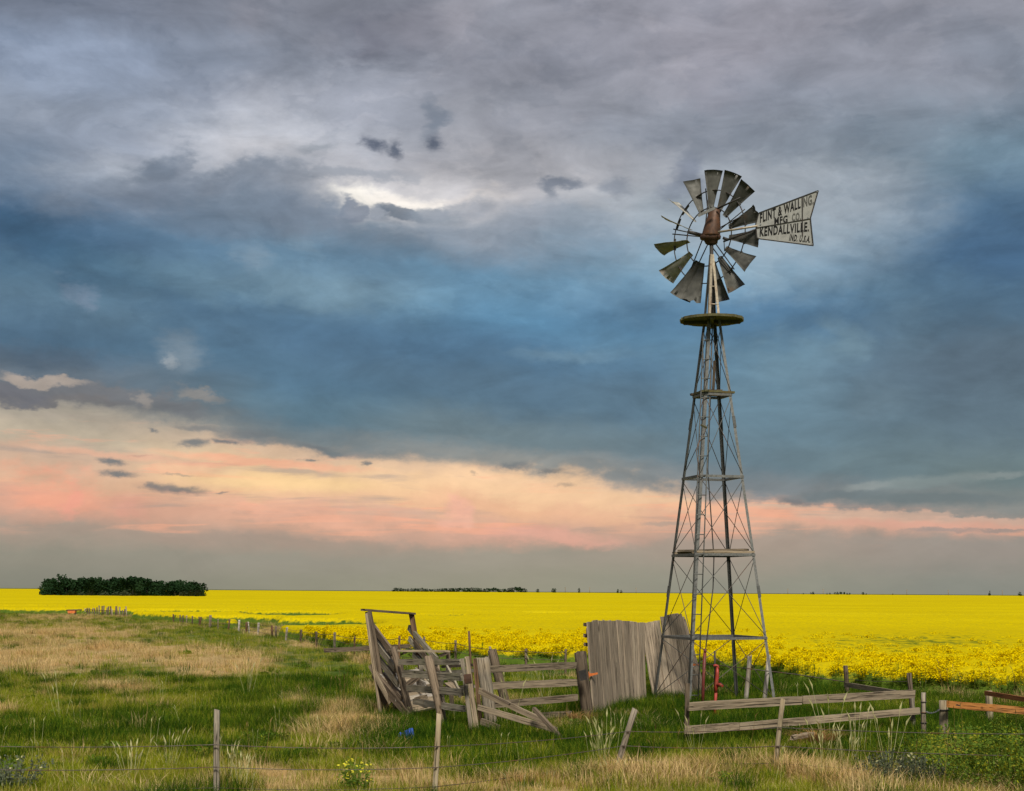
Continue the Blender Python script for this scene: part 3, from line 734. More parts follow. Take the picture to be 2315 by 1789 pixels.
#--PART2--
# ================================================================== the windmill
random.seed(5)
Z = Vector((0, 0, 1))
AZT = math.atan((1610 - CX) / F)
ER = Vector((math.cos(AZT), -math.sin(AZT), 0)); EF = Vector((math.sin(AZT), math.cos(AZT), 0))   # right and away, as seen
A0 = GP(1613, 19.7); A0.z = ground(A0.x, A0.y)
A1 = P(1608.5, 540, 19.7)
def axis(z): return A0.lerp(A1, (z - A0.z) / (A1.z - A0.z))
wm = empty('windmill', A0, 'tall old farm windmill on a four-legged steel tower with a white lettered tail', 'windmill')
TH = math.radians(22)
CORN = {'near': (-math.sin(TH), -math.cos(TH)), 'right': (math.cos(TH), -math.sin(TH)), 'far': (math.sin(TH), math.cos(TH)), 'left': (-math.cos(TH), math.sin(TH))}
ORDER = ['left', 'near', 'right', 'far']
def corner(k, z):
    R = max(.045, 1.175 - .148 * z); a, b = CORN[k]
    return axis(z) + ER * a * R + EF * b * R
for k in ORDER:
    a, b = CORN[k]; inw = -(ER * a + EF * b)
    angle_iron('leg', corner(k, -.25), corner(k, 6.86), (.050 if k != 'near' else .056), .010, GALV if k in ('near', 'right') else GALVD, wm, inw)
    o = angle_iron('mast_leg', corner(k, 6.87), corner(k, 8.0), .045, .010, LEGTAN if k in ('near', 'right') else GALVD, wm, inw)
    for z in (1.9, 4.9):     # lapped leg joints
        p = corner(k, z); q = corner(k, z + .2)
        angle_iron('leg_splice', p - inw * .012, q - inw * .010, .056, .010, GALVD, wm, inw)
LV = [0.05, 1.18, 2.64, 4.02, 5.48, 6.74]
for z in LV[1:5]:
    for i in range(4):
        p, q = corner(ORDER[i], z), corner(ORDER[(i + 1) % 4], z)
        bar('girt', p, q, .045, .03, GALV, wm)
for lo, hi in zip(LV[:-1], LV[1:]):
    for i in range(4):
        a, b = ORDER[i], ORDER[(i + 1) % 4]
        for s_, e_ in (((a, lo), (b, hi)), ((b, lo), (a, hi))):
            p, q = corner(s_[0], s_[1] + .03), corner(e_[0], e_[1] - .03)
            dd = (q - p).normalized()
            tube('brace_rod', [p + dd * .03, q - dd * .03], .0065, GALVD if random.random() < .6 else WIRE, wm, 5)
# planks laid on the girts
def ringplank(z, a, b, w, th, mat, dz=.045, ext=.05, shift=0.0):
    p, q = corner(a, z), corner(b, z); d_ = (q - p).normalized(); c_ = axis(z)
    inw = (c_ - (p + q) / 2).normalized() * shift
    board('girt_plank', p - d_ * ext + Z * dz + inw, q + d_ * ext + Z * dz + inw, w, th, mat, wm, up=d_.cross(Z), seg=4)
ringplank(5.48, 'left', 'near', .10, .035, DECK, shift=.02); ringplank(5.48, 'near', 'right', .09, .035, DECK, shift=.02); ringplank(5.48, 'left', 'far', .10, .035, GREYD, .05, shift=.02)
ringplank(2.64, 'left', 'far', .16, .04, GREY, .05, .0, .06); ringplank(2.64, 'near', 'right', .16, .035, GREY, .05, .0, .06); ringplank(2.64, 'left', 'right', .2, .035, GREY, .09, -.15, 0)
board('guide_post', axis(5.56) + ER * .02, axis(6.1) + ER * .045, .05, .04, GREYD, wm, up=ER)
board('guide_plank', axis(5.58) - ER * .12, axis(5.57) + ER * .18, .07, .03, GREYD, wm, up=EF)
# ladder: two thin rails and rungs up the near leg
L0, L1 = P(1577.5, 1600, 18.95), P(1610, 752, 19.62)
M0, M1 = P(1556.5, 1600, 18.8), P(1590, 752, 19.5)
lad = tube('ladder', [L0, L1], .011, GALVD, wm, 6)
tube('rail', [M0, M1], .011, GALVD, lad, 6)
nr = 19
for i in range(nr):
    f = (i + .6) / nr
    tube('rung', [M0.lerp(M1, f), L0.lerp(L1, f)], .0085, GALV, lad, 5)
# pump rod, kinked half way down
tube('pump_rod', [axis(8.0), axis(6.8) + ER * .01, P(1606, 900, 19.7), P(1600, 1060, 19.7), P(1607, 1160, 19.7), P(1614, 1262, 19.7), P(1612, 1330, 19.6), P(1595, 1470, 19.0)], .0105, DARKM, wm, 6)
tube('loose_wire', [P(1583, 1080, 18.9), P(1574, 1020, 19.0), P(1580, 1000, 19.1), P(1590, 985, 19.2), P(1597, 968, 19.2), P(1596, 962, 19.2)], .008, WIRE, wm, 5)
bar('bent_step', P(1585, 961, 19.2), P(1598, 968, 19.1), .03, .02, DECK, wm)
# round plank platform
ZP, RP = 6.83, .56
pc = axis(ZP)
plat = bar('platform', pc - ER * .5 - Z * .05, pc + ER * .5 - Z * .05, .05, .06, DECK, wm)
bar('joist', pc - EF * .5 - Z * .045 , pc + EF * .5 - Z * .045, .05, .06, DECK, plat)
npk = 9; wpk = 2 * RP / npk
for i in range(npk):
    c0 = -RP + i * wpk + .005; c1 = c0 + wpk - .012
    vs, fs = [], []
    def ch(c): return math.sqrt(max(0.004, RP * RP - c * c))
    h0, h1 = ch(c0), ch(c1); mid = ch((c0 + c1) / 2)
    ends = [(-h0, c0), (-mid, (c0 + c1) / 2), (-h1, c1), (h1, c1), (mid, (c0 + c1) / 2), (h0, c0)]
    ends = [(a + random.uniform(-.015, .012), b) for a, b in ends]
    zt = random.uniform(-.004, .004)
    # the plank boards run across the view; object x lies along the board
    vs = [(a, b, zt) for a, b in ends] + [(a, b, zt + .045) for a, b in ends]
    n = 6
    fs = [tuple(range(n))[::-1], tuple(range(n, 2 * n))] + [(k, (k + 1) % n, n + (k + 1) % n, n + k) for k in range(n)]
    me = from_py('plank', vs, fs)
    bm = bmesh.new(); bm.from_mesh(me); bmesh.ops.recalc_face_normals(bm, faces=bm.faces); bm.to_mesh(me); bm.free()
    M = Matrix((ER, EF, Z)).transposed().to_4x4(); M.translation = pc - Z * .02
    mesh_obj('plank', me, DECK, plat, M)
for z in (7.1, 7.42):     # steps between the pale mast legs
    tube('mast_step', [corner('near', z), corner('right', z)], .011, LEGTAN, wm, 6)

# --- head: gearbox and helmet
HC = axis(8.27)
def lathe(name, prof, M, mat, parent, n=16, sx=1, sy=1):
    vs, fs = [], []
    for z, r, ox in prof:
        for k in range(n):
            a = 2 * math.pi * k / n; vs.append((r * sx * math.cos(a) + ox, r * sy * math.sin(a), z))
    for i in range(len(prof) - 1):
        for k in range(n):
            a, b = i * n + k, i * n + (k + 1) % n; fs.append((a, b, b + n, a + n))
    fs.append(tuple(range(n))[::-1]); fs.append(tuple((len(prof) - 1) * n + k for k in range(n)))
    me = from_py(name, vs, fs)
    for p in me.polygons: p.use_smooth = len(p.vertices) == 4
    return mesh_obj(name, me, mat, parent, M)
MH = Matrix((ER, EF, Z)).transposed().to_4x4(); MH.translation = HC
lathe('helmet', [(.05, .160, -.01), (.08, .165, -.01), (.24, .145, .015), (.40, .115, .04), (.49, .10, .055), (.53, .08, .06), (.545, .03, .06)], MH, RUST, wm, 18, 1.0, .85)
lathe('gearbox', [(-.10, .06, 0), (-.08, .10, 0), (-.02, .12, -.01), (.0, .17, -.02), (.045, .18, -.02), (.07, .17, -.02)], MH, RUST, wm, 14, 1.05, .7)
lathe('mast_pipe', [(-1.57, .03, 0.0), (-.09, .035, 0)], MH, DARKM, wm, 10)
tube('furl_lever', [HC + ER * .30 - Z * .02, HC + ER * .20 + Z * .02], .025, DARKM, wm)
tube('furl_rod', [HC + ER * .22 - Z * .0, HC + ER * .23 - Z * .22], .008, DARKM, wm, 5)
bar('furl_arm', P(1578, 488, 19.55), P(1617, 470, 19.5), .05, .012, GALV, wm)
tube('furl_arm_rod', [P(1622, 472, 19.6), P(1674, 447, 19.4)], .016, DARKM, wm)

# --- wheel
WA = math.radians(40) + math.atan((1603 - CX) / F)
E1 = Vector((math.cos(WA), -math.sin(WA), 0)); NW = Vector((math.sin(WA), math.cos(WA), 0))   # right-and-nearer, away
WC = P(1602.5, 536, 19.7 + .22)
tube('axle', [WC + NW * .06, WC - NW * .56], .032, DARKM, wm, 10)
hub = tube('hub', [WC + NW * .05, WC - NW * .12], .085, RUST, wm, 14)
def onwheel(a, r, off=0.0): return WC + (E1 * math.cos(a) + Z * math.sin(a)) * r + NW * off
R_IN, R_OUT = .52, .83
tube('wheel_ring', [onwheel(2 * math.pi * i / 60, R_IN) for i in range(60)], .011, DARKM, wm, 6, True)
tube('wheel_ring', [onwheel(2 * math.pi * i / 60, R_OUT) for i in range(60)], .010, DARKM, wm, 6, True)
for i in range(5):
    a = math.radians(20 + 72 * i)
    for off, da in ((.05, .05), (-.12, -.05)):
        tube('wheel_arm', [onwheel(a + da * 2.2, .07, off), onwheel(a + da, R_OUT + .06, 0.0)], .0105, DARKM, wm, 6)
BP = [-34, -30, -26, -14, 4, 20, 30, 36, 16, 22, 46, 62, 80, 86, 126]     # storm-twisted: each blade has its own pitch
def blade(ang, pitch, bent=0.0, short=0.0, tear=False, wide=1.0, mat=None):
    er = E1 * math.cos(ang) + Z * math.sin(ang); et = -E1 * math.sin(ang) + Z * math.cos(ang)
    PITCH = math.radians(pitch)
    ch = et * math.cos(PITCH) + NW * math.sin(PITCH); nn = er.cross(ch)
    nu, nv = 7, 7
    top, vs, fs = [], [], []
    for i in range(nu):
        f = i / (nu - 1); r = .47 + (.72 - short) * f
        w = (.085 + .25 * f ** 1.2) * wide
        for j in range(nv):
            c_ = (j / (nv - 1) - .5)
            cam_ = (.25 - c_ * c_) * .28 * w + random.uniform(-.009, .009)
            x = r - (abs(c_) ** 2) * .05 * f + (random.uniform(-.05, .01) if tear and i == nu - 1 else 0)
            vs.append((x, c_ * w, cam_ + bent * f * f))
    for i in range(nu - 1):
        for j in range(nv - 1):
            a = i * nv + j; fs.append((a, a + nv, a + nv + 1, a + 1))
    m = len(vs); vs += [(x, y, z - .003) for x, y, z in vs]
    fs += [tuple(v + m for v in q)[::-1] for q in fs]
    rim = [i * nv for i in range(nu)] + [(nu - 1) * nv + j for j in range(1, nv)] + [i * nv + nv - 1 for i in range(nu - 2, -1, -1)] + [j for j in range(nv - 2, 0, -1)]
    for k in range(len(rim)):
        a, b = rim[k], rim[(k + 1) % len(rim)]; fs.append((a, b, b + m, a + m))
    me = from_py('blade', vs, fs, True)
    M = Matrix((er, ch, nn)).transposed().to_4x4(); M.translation = WC
    o = mesh_obj('blade', me, mat or BLADE, wm, M)
    # the riveted clip that holds the blade to the outer rim
    bar('blade_clip', onwheel(ang - .13, R_OUT, .02), onwheel(ang + .13, R_OUT, .02), .035, .02, GALVD, o)
    return o
for k in range(15):
    a = math.radians(85 - 24 * k + {9: 9, 8: -2, 7: 4, 10: 4, 12: -3, 2: 3}.get(k, random.uniform(-1.5, 1.5)))
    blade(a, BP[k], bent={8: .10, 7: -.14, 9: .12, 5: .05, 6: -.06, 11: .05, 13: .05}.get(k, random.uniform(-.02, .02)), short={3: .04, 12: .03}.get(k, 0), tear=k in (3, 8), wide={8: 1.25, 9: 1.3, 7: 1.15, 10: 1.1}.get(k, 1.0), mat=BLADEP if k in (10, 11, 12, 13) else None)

# --- tail vane, folded round towards the camera
VA = math.radians(26) + AZT
V1 = Vector((math.cos(VA), -math.sin(VA), 0)); VN = Vector((-math.sin(VA), -math.cos(VA), 0))
VO = P(1612, 520, 19.62)
CAM = Vector((0, 0, EYE))
def onvane(px, py, off=0.0):
    d_ = P(px, py, 19.0) - CAM
    t_ = (VO - CAM).dot(VN) / d_.dot(VN)
    return CAM + d_ * t_ + VN * off
tube('tail_boom', [onvane(1624, 525), onvane(1713, 511)], .02, LEGTAN, wm, 8)
tube('tail_boom', [onvane(1634, 546, -.03), onvane(1712, 517, -.012)], .016, DARKM, wm, 8)
OUT = [(1716, 482), (1850.2, 431.5), (1832.4, 494), (1838.8, 556), (1717.8, 540.6), (1711.6, 538), (1708.9, 507)]
vv = [onvane(*p) for p in OUT]
vo = vv[0].copy(); MV = Matrix((V1, Z, -VN)).transposed().to_4x4()
MV = Matrix((V1, Z, VN)).transposed().to_4x4(); MV.translation = vo
inv = MV.inverted(); l2 = [inv @ v for v in vv]
n = len(l2)
vs = [(p.x, p.y, .004) for p in l2] + [(p.x, p.y, -.004) for p in l2]
fs = [tuple(range(n))[::-1], tuple(range(n, 2 * n))] + [(k, (k + 1) % n, n + (k + 1) % n, n + k) for k in range(n)]
me = from_py('tail_vane', vs, fs)
bm = bmesh.new(); bm.from_mesh(me); bmesh.ops.recalc_face_normals(bm, faces=bm.faces); bm.to_mesh(me); bm.free()
vane = mesh_obj('tail_vane', me, VANE, wm, MV); vane['label'] = 'white sheet metal tail with painted black lettering'
for i in range(n):
    p, q = vv[i], vv[(i + 1) % n]
    bar('rim', p + VN * .006, q + VN * .006, .018, .012, DARKM, vane, up=(q - p).cross(VN).normalized())
bar('rib', onvane(1709, 516, .009), onvane(1832, 495, .009), .012, .010, DARKM, vane)
bar('rib', onvane(1814.5, 448, .009), onvane(1814.5, 534, .009), .016, .008, DARKM, vane, up=V1)
for p in ((1848, 434), (1836, 553), (1720, 508), (1827, 493.5)): 
    q = onvane(*p); tube('rivet', [q + VN * .006, q + VN * .014], .014, CHAINM, vane, 8)
def lettering(txt, p0, p1, cap, mat, slant=0.0, bold=.032, part=None):
    cu = bpy.data.curves.new('lettering', 'FONT'); cu.body = txt; cu.size = 1; cu.offset = bold; cu.space_character = 1.14; cu.resolution_u = 3
    ob = bpy.data.objects.new('lettering', cu); C.objects.link(ob)
    bpy.context.view_layer.update()
    dg = bpy.context.evaluated_depsgraph_get()
    me = bpy.data.meshes.new_from_object(ob.evaluated_get(dg))
    bpy.data.objects.remove(ob); bpy.data.curves.remove(cu)
    xs = [v.co.x for v in me.vertices]; x0, x1 = min(xs), max(xs)
    A, B = onvane(*p0), onvane(*p1)
    hh = cap * 1.18 / 2500.0 * 19.4 / .72
    for v in me.vertices:
        f = (v.co.x - x0) / (x1 - x0)
        w = A.lerp(B, f) + Z * v.co.y * hh + V1 * v.co.y * hh * slant + VN * .0075
        v.co = inv @ w
    me.update(); me.materials.clear(); me.materials.append(mat)
    o = mesh_obj('lettering', me, None, vane, MV)
    return o
lettering('FLINT & WALL', (1718.5, 504), (1810.5, 470), 17.5, BLACKP)
lettering('ING.', (1812.5, 469.5), (1840, 461), 18, FADEP)
lettering('MFG', (1751, 508.5), (1781, 503), 13.5, BLACKP)
lettering('CO.', (1791, 500.5), (1811, 497), 14, FADEP)
lettering('KENDALLVILLE.', (1717.8, 534.5), (1829, 522.5), 17, BLACKP, .05)
lettering('IND. U.S.A.', (1784, 544), (1831.5, 548.5), 11.5, BLACKP, .25)

# ================================================================== pump and pipe under the tower
def rpx(w, d): return w / 2 / 2500.0 * d
hp = empty('hand_pump', GP(1615, 17.7), 'red hand pump standing under the windmill tower', 'pump')
d = 17.7
tube('column', [GP(1616, d) - Z * .05, P(1617, 1588, d), P(1619, 1560, d)], .024, RED, hp, 12)
tube('pump_body', [P(1618, 1566, d), P(1619.5, 1545, d), P(1621.5, 1525, d), P(1622, 1509, d)], [.028, .032, .028, .022], RED, hp, 12)
tube('pump_cap', [P(1613, 1506, d), P(1618, 1504.5, d), P(1622, 1506, d), P(1624.5, 1512, d)], .022, RED, hp, 8)
tube('spout', [P(1621, 1550, d), P(1628, 1548, d - .05), P(1633, 1551, d - .1)], [.032, .028, .022], RED, hp, 10)
tube('flange', [P(1606, 1588, d), P(1628, 1588, d)], .028, RED, hp, 8)
tube('handle_rod', [P(1616, 1472, d), P(1616, 1560, d + .08)], .015, DARKM, hp, 8)
tube('handle_grip', [P(1612, 1505, d), P(1618, 1507, d)], .018, DARKM, hp, 8)
sp = tube('well_pipe', [GP(1588, 18.7) - Z * .05, P(1590, 1540, 18.7), P(1593.5, 1476, 18.7)], .028, DKRED, None, 10)
tag(sp, 'dark red upright pipe standing left of the red hand pump', 'pipe')
tube('pipe_cap', [P(1593.5, 1478, 18.7), P(1594, 1467, 18.7)], .026, DKRED, sp, 10)

# ================================================================== collapsed plank gate
def leaf_gate(name, label, tops, bots, d0, d1, cols, gap=.02):
    """boards between a polyline of top points and one of bottom points (photo px); d from d0 to d1"""
    root = empty(name, GP(bots[0][0], d0), label, 'gate', None)
    n = cols; L_ = []
    def at(poly, f):
        q = f * (len(poly) - 1); i = min(int(q), len(poly) - 2); g_ = q - i
        return (poly[i][0] + (poly[i+1][0] - poly[i][0]) * g_, poly[i][1] + (poly[i+1][1] - poly[i][1]) * g_)
    e = [0.0]
    for i in range(n): e.append(e[-1] + random.uniform(.7, 1.35))
    e = [v / e[-1] for v in e]
    for i in range(n):
        f0, f1 = e[i], e[i + 1]; fm = (f0 + f1) / 2
        dm = d0 + (d1 - d0) * fm
        tp, bt = at(tops, fm), at(bots, fm)
        p1 = P(tp[0], tp[1], dm + .06 + random.uniform(-.02, .02)); p0 = P(bt[0], bt[1], dm + random.uniform(-.02, .02))
        p1.z += random.uniform(-.02, .012); p0.z -= .05
        t0, t1 = P(*at(tops, f0), d0 + (d1 - d0) * f0), P(*at(tops, f1), d0 + (d1 - d0) * f1)
        b0, b1 = P(*at(bots, f0), d0 + (d1 - d0) * f0), P(*at(bots, f1), d0 + (d1 - d0) * f1)
        up = (t1 - t0 + b1 - b0).normalized()
        board('plank', p0, p1, max(.03, (b1 - b0).length - gap), .028, PANEL, root, up=up, seg=6, wear=.05, h1=max(.03, (t1 - t0).length - gap))
    return root, at
random.seed(12)
g1, at1 = leaf_gate('plank_gate', 'upright leaf of grey vertical planks hinged to the corral post', [(1327,1405),(1383,1402),(1455,1409)], [(1341,1626),(1400,1618),(1461,1594)], 17.5, 19.9, 10)
for f_, w_ in ((.12, .13), (.72, .13)):      # ledger boards behind
    a_, b_ = P(1327 + 10 * f_, 1405 + 200 * f_, 17.9), P(1448, 1409 + 180 * f_, 20.35)
    board('ledger', a_, b_, w_, .04, GREYD, g1)
for yy in (1412, 1437, 1457):     # broken ledger ends sticking out at the hinge side
    board('ledger_end', P(1321, yy, 17.6), P(1331, yy + 1, 17.75), .06, .03, GREYD, g1, seg=2)
g2, at2 = leaf_gate('plank_gate', 'slumped leaf of fanned grey planks behind the left windmill leg', [(1448,1409),(1500,1396),(1533,1386),(1549,1403)], [(1480,1592),(1530,1590),(1572,1586),(1602,1581)], 20.15, 21.4, 9)
board('ledger', P(1466, 1450, 20.4), P(1566, 1440, 21.5), .13, .04, GREYD, g2)
board('rusted_bracket', P(1517, 1409, 21.1), P(1546, 1403, 21.3), .07, .03, RUST, g2, seg=3)
for rt, a, b, dd in ((g1, (1328, 1527), (1350, 1523), 17.45), (g2, (1561, 1503), (1580, 1503), 21.0)):
    h_ = board('hinge', P(*a, dd), P(*b, dd + .12), .05, .014, HINGE, rt, seg=3, h1=.028)
    board('hinge_plate', P(a[0] + 1, a[1] - 9, dd), P(a[0] + 1, a[1] + 9, dd), .05, .014, HINGE, h_, up=ER, seg=2)

# ================================================================== loading chute
random.seed(31)
ch = empty('loading_chute', GP(960, 17), 'weathered grey timber loading chute with a tall gate frame and sloping rails', 'loading chute')
def dn(px): return 17.8 - (px - 873) * .0125       # near side line
def df(px): return 18.4 - (px - 960) * .0133       # far side line
def hpx(h, d): return h / 2500.0 * d
def rail(a, b, h, d0, d1, mat=CHUTE, th=.04, par=None, name='rail', h1=None, **kw):
    return board(name, P(*a, d0), P(*b, d1), hpx(h, d0), th, mat, par or ch, h1=hpx(h1 or h, d1), **kw)
def cpost(top, basex, d, w, mat=CHUTE, par=None, dtop=None, n=10, name='post', **kw):
    return post(name, GP(basex, d), P(*top, dtop or d), rpx(w, d), mat, par or ch, n=n, **kw)
cpost((833, 1384), 874, 17.8, 17, GREYD, n=4, square=True, rough_top=.01)
board('edge_board', P(829, 1388, 17.66), GP(862, 17.66) , .04, .10, GREY, ch, up=ER)
cpost((930, 1388), 966, 18.4, 14, REDW, n=4, square=True, rough_top=.01)
board('head_beam', P(820, 1379, 17.75), P(937, 1388, 18.4), .035, .10, GREYD, ch)
# sloping near side
rail((843, 1416), (889, 1478), 14, 17.95, 17.45, GREYD, h1=15); rail((846, 1448), (893, 1512), 16, 17.95, 17.4); rail((851, 1484), (900, 1548), 16, 17.95, 17.3, CHUTE); rail((856, 1518), (908, 1580), 14, 17.95, 17.25, GREYD)
# sloping far side
rail((923, 1418), (988, 1492), 13, 18.5, 17.9, CHUTE); rail((925, 1444), (975, 1502), 12, 18.5, 18.0, CHUTE); rail((934, 1480), (1000, 1545), 13, 18.45, 17.8); rail((940, 1515), (1000, 1572), 13, 18.4, 17.8)
cpost((985, 1487), 1003, 18.0, 12, GREY, n=8); cpost((1013, 1477), 1026, 17.6, 11, GREY, n=4, square=True)
rail((880, 1471.5), (1015, 1473), 4.5, 17.35, 17.55, GREY, th=.13, name='cross_beam')
board('brace', P(995, 1484, 17.5), P(1014, 1475, 17.5), .05, .03, GREYD, ch)
# far side level rails seen through the near ones
rail((985, 1522), (1075, 1516), 8, 17.8, 16.6, CHUTE); rail((1000, 1556), (1075, 1552), 8, 17.7, 16.6, CHUTE); rail((1000, 1508), (1072, 1503), 6, 17.75, 16.7, GREYD)
board('broken_plank', P(943, 1540, 17.7), P(962, 1549, 17.4), .10, .03, WHITEW, ch); board('broken_plank', P(940, 1585, 17.4), P(967, 1578, 17.3), .12, .03, GREY, ch); board('broken_plank', P(1012, 1545, 16.9), P(1034, 1560, 16.7), .12, .03, GREY, ch, up=ER)
rail((850, 1434), (915, 1545), 9, 18.0, 17.3, GREYD); rail((838, 1505), (884, 1590), 12, 17.7, 17.45, GREY); rail((936, 1450), (992, 1520), 9, 18.3, 17.9, GREYD)
cpost((907, 1498), 918, 17.9, 9, GREYD, n=4, square=True); cpost((950, 1495), 968, 17.75, 10, CHUTE, n=4, square=True)
board('broken_plank', P(905, 1560, 17.5), P(960, 1520, 17.6), .09, .03, GREYD, ch); board('broken_plank', P(1010, 1510, 17.2), P(1040, 1570, 16.6), .10, .03, CHUTE, ch); board('broken_plank', P(880, 1500, 17.75), P(908, 1565, 17.6), .08, .03, WHITEW, ch)
# ramp floor: cleated planks between the two sides
for i in range(9):
    f = i / 8
    a = P(857 + 62 * f, 1530 + 78 * f, 17.72 - .55 * f); b = a + (P(958 + 50 * f, 1520 + 66 * f, 18.35 - .6 * f) - a) * .93
    board('floor_plank', a, b, .17, .04, WHITEW if i % 3 == 0 else GREY, ch, up=(P(919, 1608, 17.17) - P(857, 1530, 17.72)).normalized(), seg=3)
board('floor_beam', P(846, 1524, 17.78), P(928, 1622, 17.1), .14, .06, GREYD, ch)
# near side posts
cpost((882, 1473), 898, 17.65, 17, GREYD, n=8); cpost((889, 1464), 932, 17.15, 16, GREYD, n=8, dtop=17.3)
cpost((968, 1484), 1004, 16.1, 21, BROWNP, n=10, rough_top=.02)
cpost((1045, 1489), 1068, 15.35, 11, POSTG, n=4, square=True); cpost((1056, 1487), 1080, 15.45, 13, GREY, n=4, square=True, rough_top=.02)
board('notched_block', P(1056, 1524, 15.2), P(1059, 1545, 15.2), .10, .05, RUST, ch, up=ER, seg=2)
cpost((1073, 1489), 1088, 15.7, 11, REDW, n=4, square=True)
# near side rails
rail((903, 1497), (1041, 1497), 14, 17.15, 15.55); rail((912, 1523), (1043, 1531), 17, 17.1, 15.55, h1=18); rail((922, 1555), (1046, 1566), 15, 17.0, 15.5, h1=17); rail((935, 1586), (1049, 1603), 14, 16.9, 15.5, h1=15)

# ================================================================== corral side fence between the chute and the gate
random.seed(41)
pf = empty('corral_fence', GP(1200, 16.6), 'four-rail grey plank fence between the chute and the plank gate', 'fence')
cpost((1090, 1487), 1112, 15.85, 28, POSTG, pf, n=12, r1=rpx(29, 15.85), rough_top=.02)
cpost((1113, 1470), 1150, 18.3, 22, GREYD, pf, n=10, rough_top=.02)
cpost((1311, 1473), 1330, 17.35, 27, GREYD, pf, n=10, rough_top=.02, r1=rpx(27, 17.35))
board('post_notch', P(1316, 1516, 17.1), P(1319, 1538, 17.1), .11, .05, DARKM, pf, up=ER, seg=2)
rl = dict(mat=GREY, par=pf, name='rail')
rail((1103, 1514), (1301, 1504), 16, 15.95, 17.25, **rl); rail((1108, 1551), (1303, 1543), 17, 15.95, 17.2, **rl); rail((1112, 1594), (1305, 1577), 16, 15.95, 17.15, **rl); rail((1190, 1620), (1290, 1615), 15, 16.4, 17.05, **rl)
fg = empty('fallen_gate', GP(1180, 15.3), 'fallen gate of weathered grey boards sloping down from the tan post', 'gate')
fl = dict(par=fg, name='plank')
rail((1082, 1562), (1232, 1632), 15, 15.5, 14.95, mat=GREY, th=.035, h1=12, **fl); rail((1083, 1600), (1258, 1651), 14, 15.45, 14.8, mat=GREY, th=.035, h1=13, **fl); rail((1086, 1630), (1130, 1648), 15, 15.4, 15.25, mat=GREY, **fl); rail((1234, 1675), (1272, 1676), 10, 14.8, 14.7, mat=GREYD, **fl)
rail((1207, 1602), (1271, 1671), 8, 14.85, 14.6, mat=GREYD, th=.05, par=fg, name='brace'); rail((1090, 1560), (1150, 1592), 4, 15.35, 15.15, mat=GREYD, par=fg, name='batten')

# ================================================================== right rail pen
random.seed(51)
rp = empty('pen_fence', GP(1810, 15), 'two-rail grey plank fence in front of the windmill, split knotty boards', 'fence')
kw = dict(par=rp, name='rail', mat=GREY)
cpost((1554, 1545), 1552, 14.4, 12, GREYD, rp, n=4, square=True); cpost((2055, 1522), 2064, 16.1, 11, GREYD, rp, n=8); cpost((2063, 1578), 2064, 15.95, 10, POSTG, rp, n=8)
cpost((1911, 1505), 1914, 21.3, 11, GREYD, rp, n=8)
rail((1556, 1598), (1812, 1583.5), 20, 14.3, 15.1, **kw); rail((1815, 1583), (2067, 1568.5), 19, 15.1, 15.85, **kw)
rail((1550, 1651), (1668, 1642.5), 19, 14.3, 14.7, **kw); rail((1671, 1643), (2079, 1607), 18.5, 14.7, 15.9, h1=15, **kw)
rail((1910, 1548), (2040, 1568), 11, 21.2, 16.3, **kw)
for yy in (1601, 1605, 1628):
    c0 = P(2063.5, yy, 15.95)
    tube('wire_band', [c0 + Vector((math.cos(a), math.sin(a), 0)) * (rpx(10, 15.95) + .008) for a in [i * .523 for i in range(12)]], .008, WIRE, rp, 5, True)
lw = post('gate_post', GP(2090, 14.9), P(2087.5, 1566, 14.9), rpx(12, 14.9), POSTG, None, n=10)
def single(o, label, cat, group=None): return tag(o, label, cat, group)
def lonepost(name, top, basex, d, w, mat, label, group=None, **kw):
    o = post(name, GP(basex, d), P(*top, d), rpx(w, d), mat, None, **kw)
    return tag(o, label, 'post', group)
tag(lw, 'slim grey round post with three wire bands beside the pen fence', 'post')
for yy in (1587, 1611, 1634, 1678):
    c0 = P(2087.5 + (yy - 1566) * .02, yy, 14.9); tube('wire_band', [c0 + Vector((math.cos(a), math.sin(a), 0)) * (rpx(11, 14.9) + .006) for a in [i * .523 for i in range(12)]], .007, WIRE, lw, 5, True)
tp = lonepost('gate_post', (2133, 1584), 2132, 14.6, 21, POSTW, 'thick tan round post with a chain round its top', n=14, jit=.03)
for yy in (1605, 1656):
    c0 = P(2133, yy, 14.6); tube('wire_band', [c0 + Vector((math.cos(a), math.sin(a), 0)) * (rpx(21, 14.6) + .007) for a in [i * .393 for i in range(16)]], .009, DARKM, tp, 5, True)
chn = empty('chain', P(2114, 1608, 14.75), 'short steel chain between the slim post and the thick tan post', 'chain')
ca, cb = P(2093, 1609, 14.85), P(2123, 1605, 14.55)
for i in range(13):
    f = (i + .5) / 13; p = ca.lerp(cb, f) - Z * .03 * 4 * f * (1 - f); dr = (cb - ca).normalized(); s_ = (Z if i % 2 else EF)
    s_ = (s_ - dr * s_.dot(dr)).normalized()
    tube('link', [p + dr * .017 * math.cos(a) + s_ * .010 * math.sin(a) for a in [j * .785 for j in range(8)]], .0042, CHAINM, chn, 4, True)
og = empty('orange_fence', GP(2230, 15.5), 'orange stained plank rails on tan posts at the right edge', 'fence')
cpost((2235, 1562), 2238, 17.0, 17, POSTW, og, n=12)
rail((2143, 1592), (2420, 1617), 17, 14.4, 15.9, mat=ORANGE, par=og); rail((2229, 1567), (2420, 1599), 11, 16.8, 15.2, mat=BROWNB, par=og)
board('knot_slot', P(2163, 1594, 14.36), P(2169, 1595.5, 14.37), .018, .03, DARKM, og, seg=1)
cpost((2424, 1560), 2426, 15.9, 17, POSTW, og, n=12)
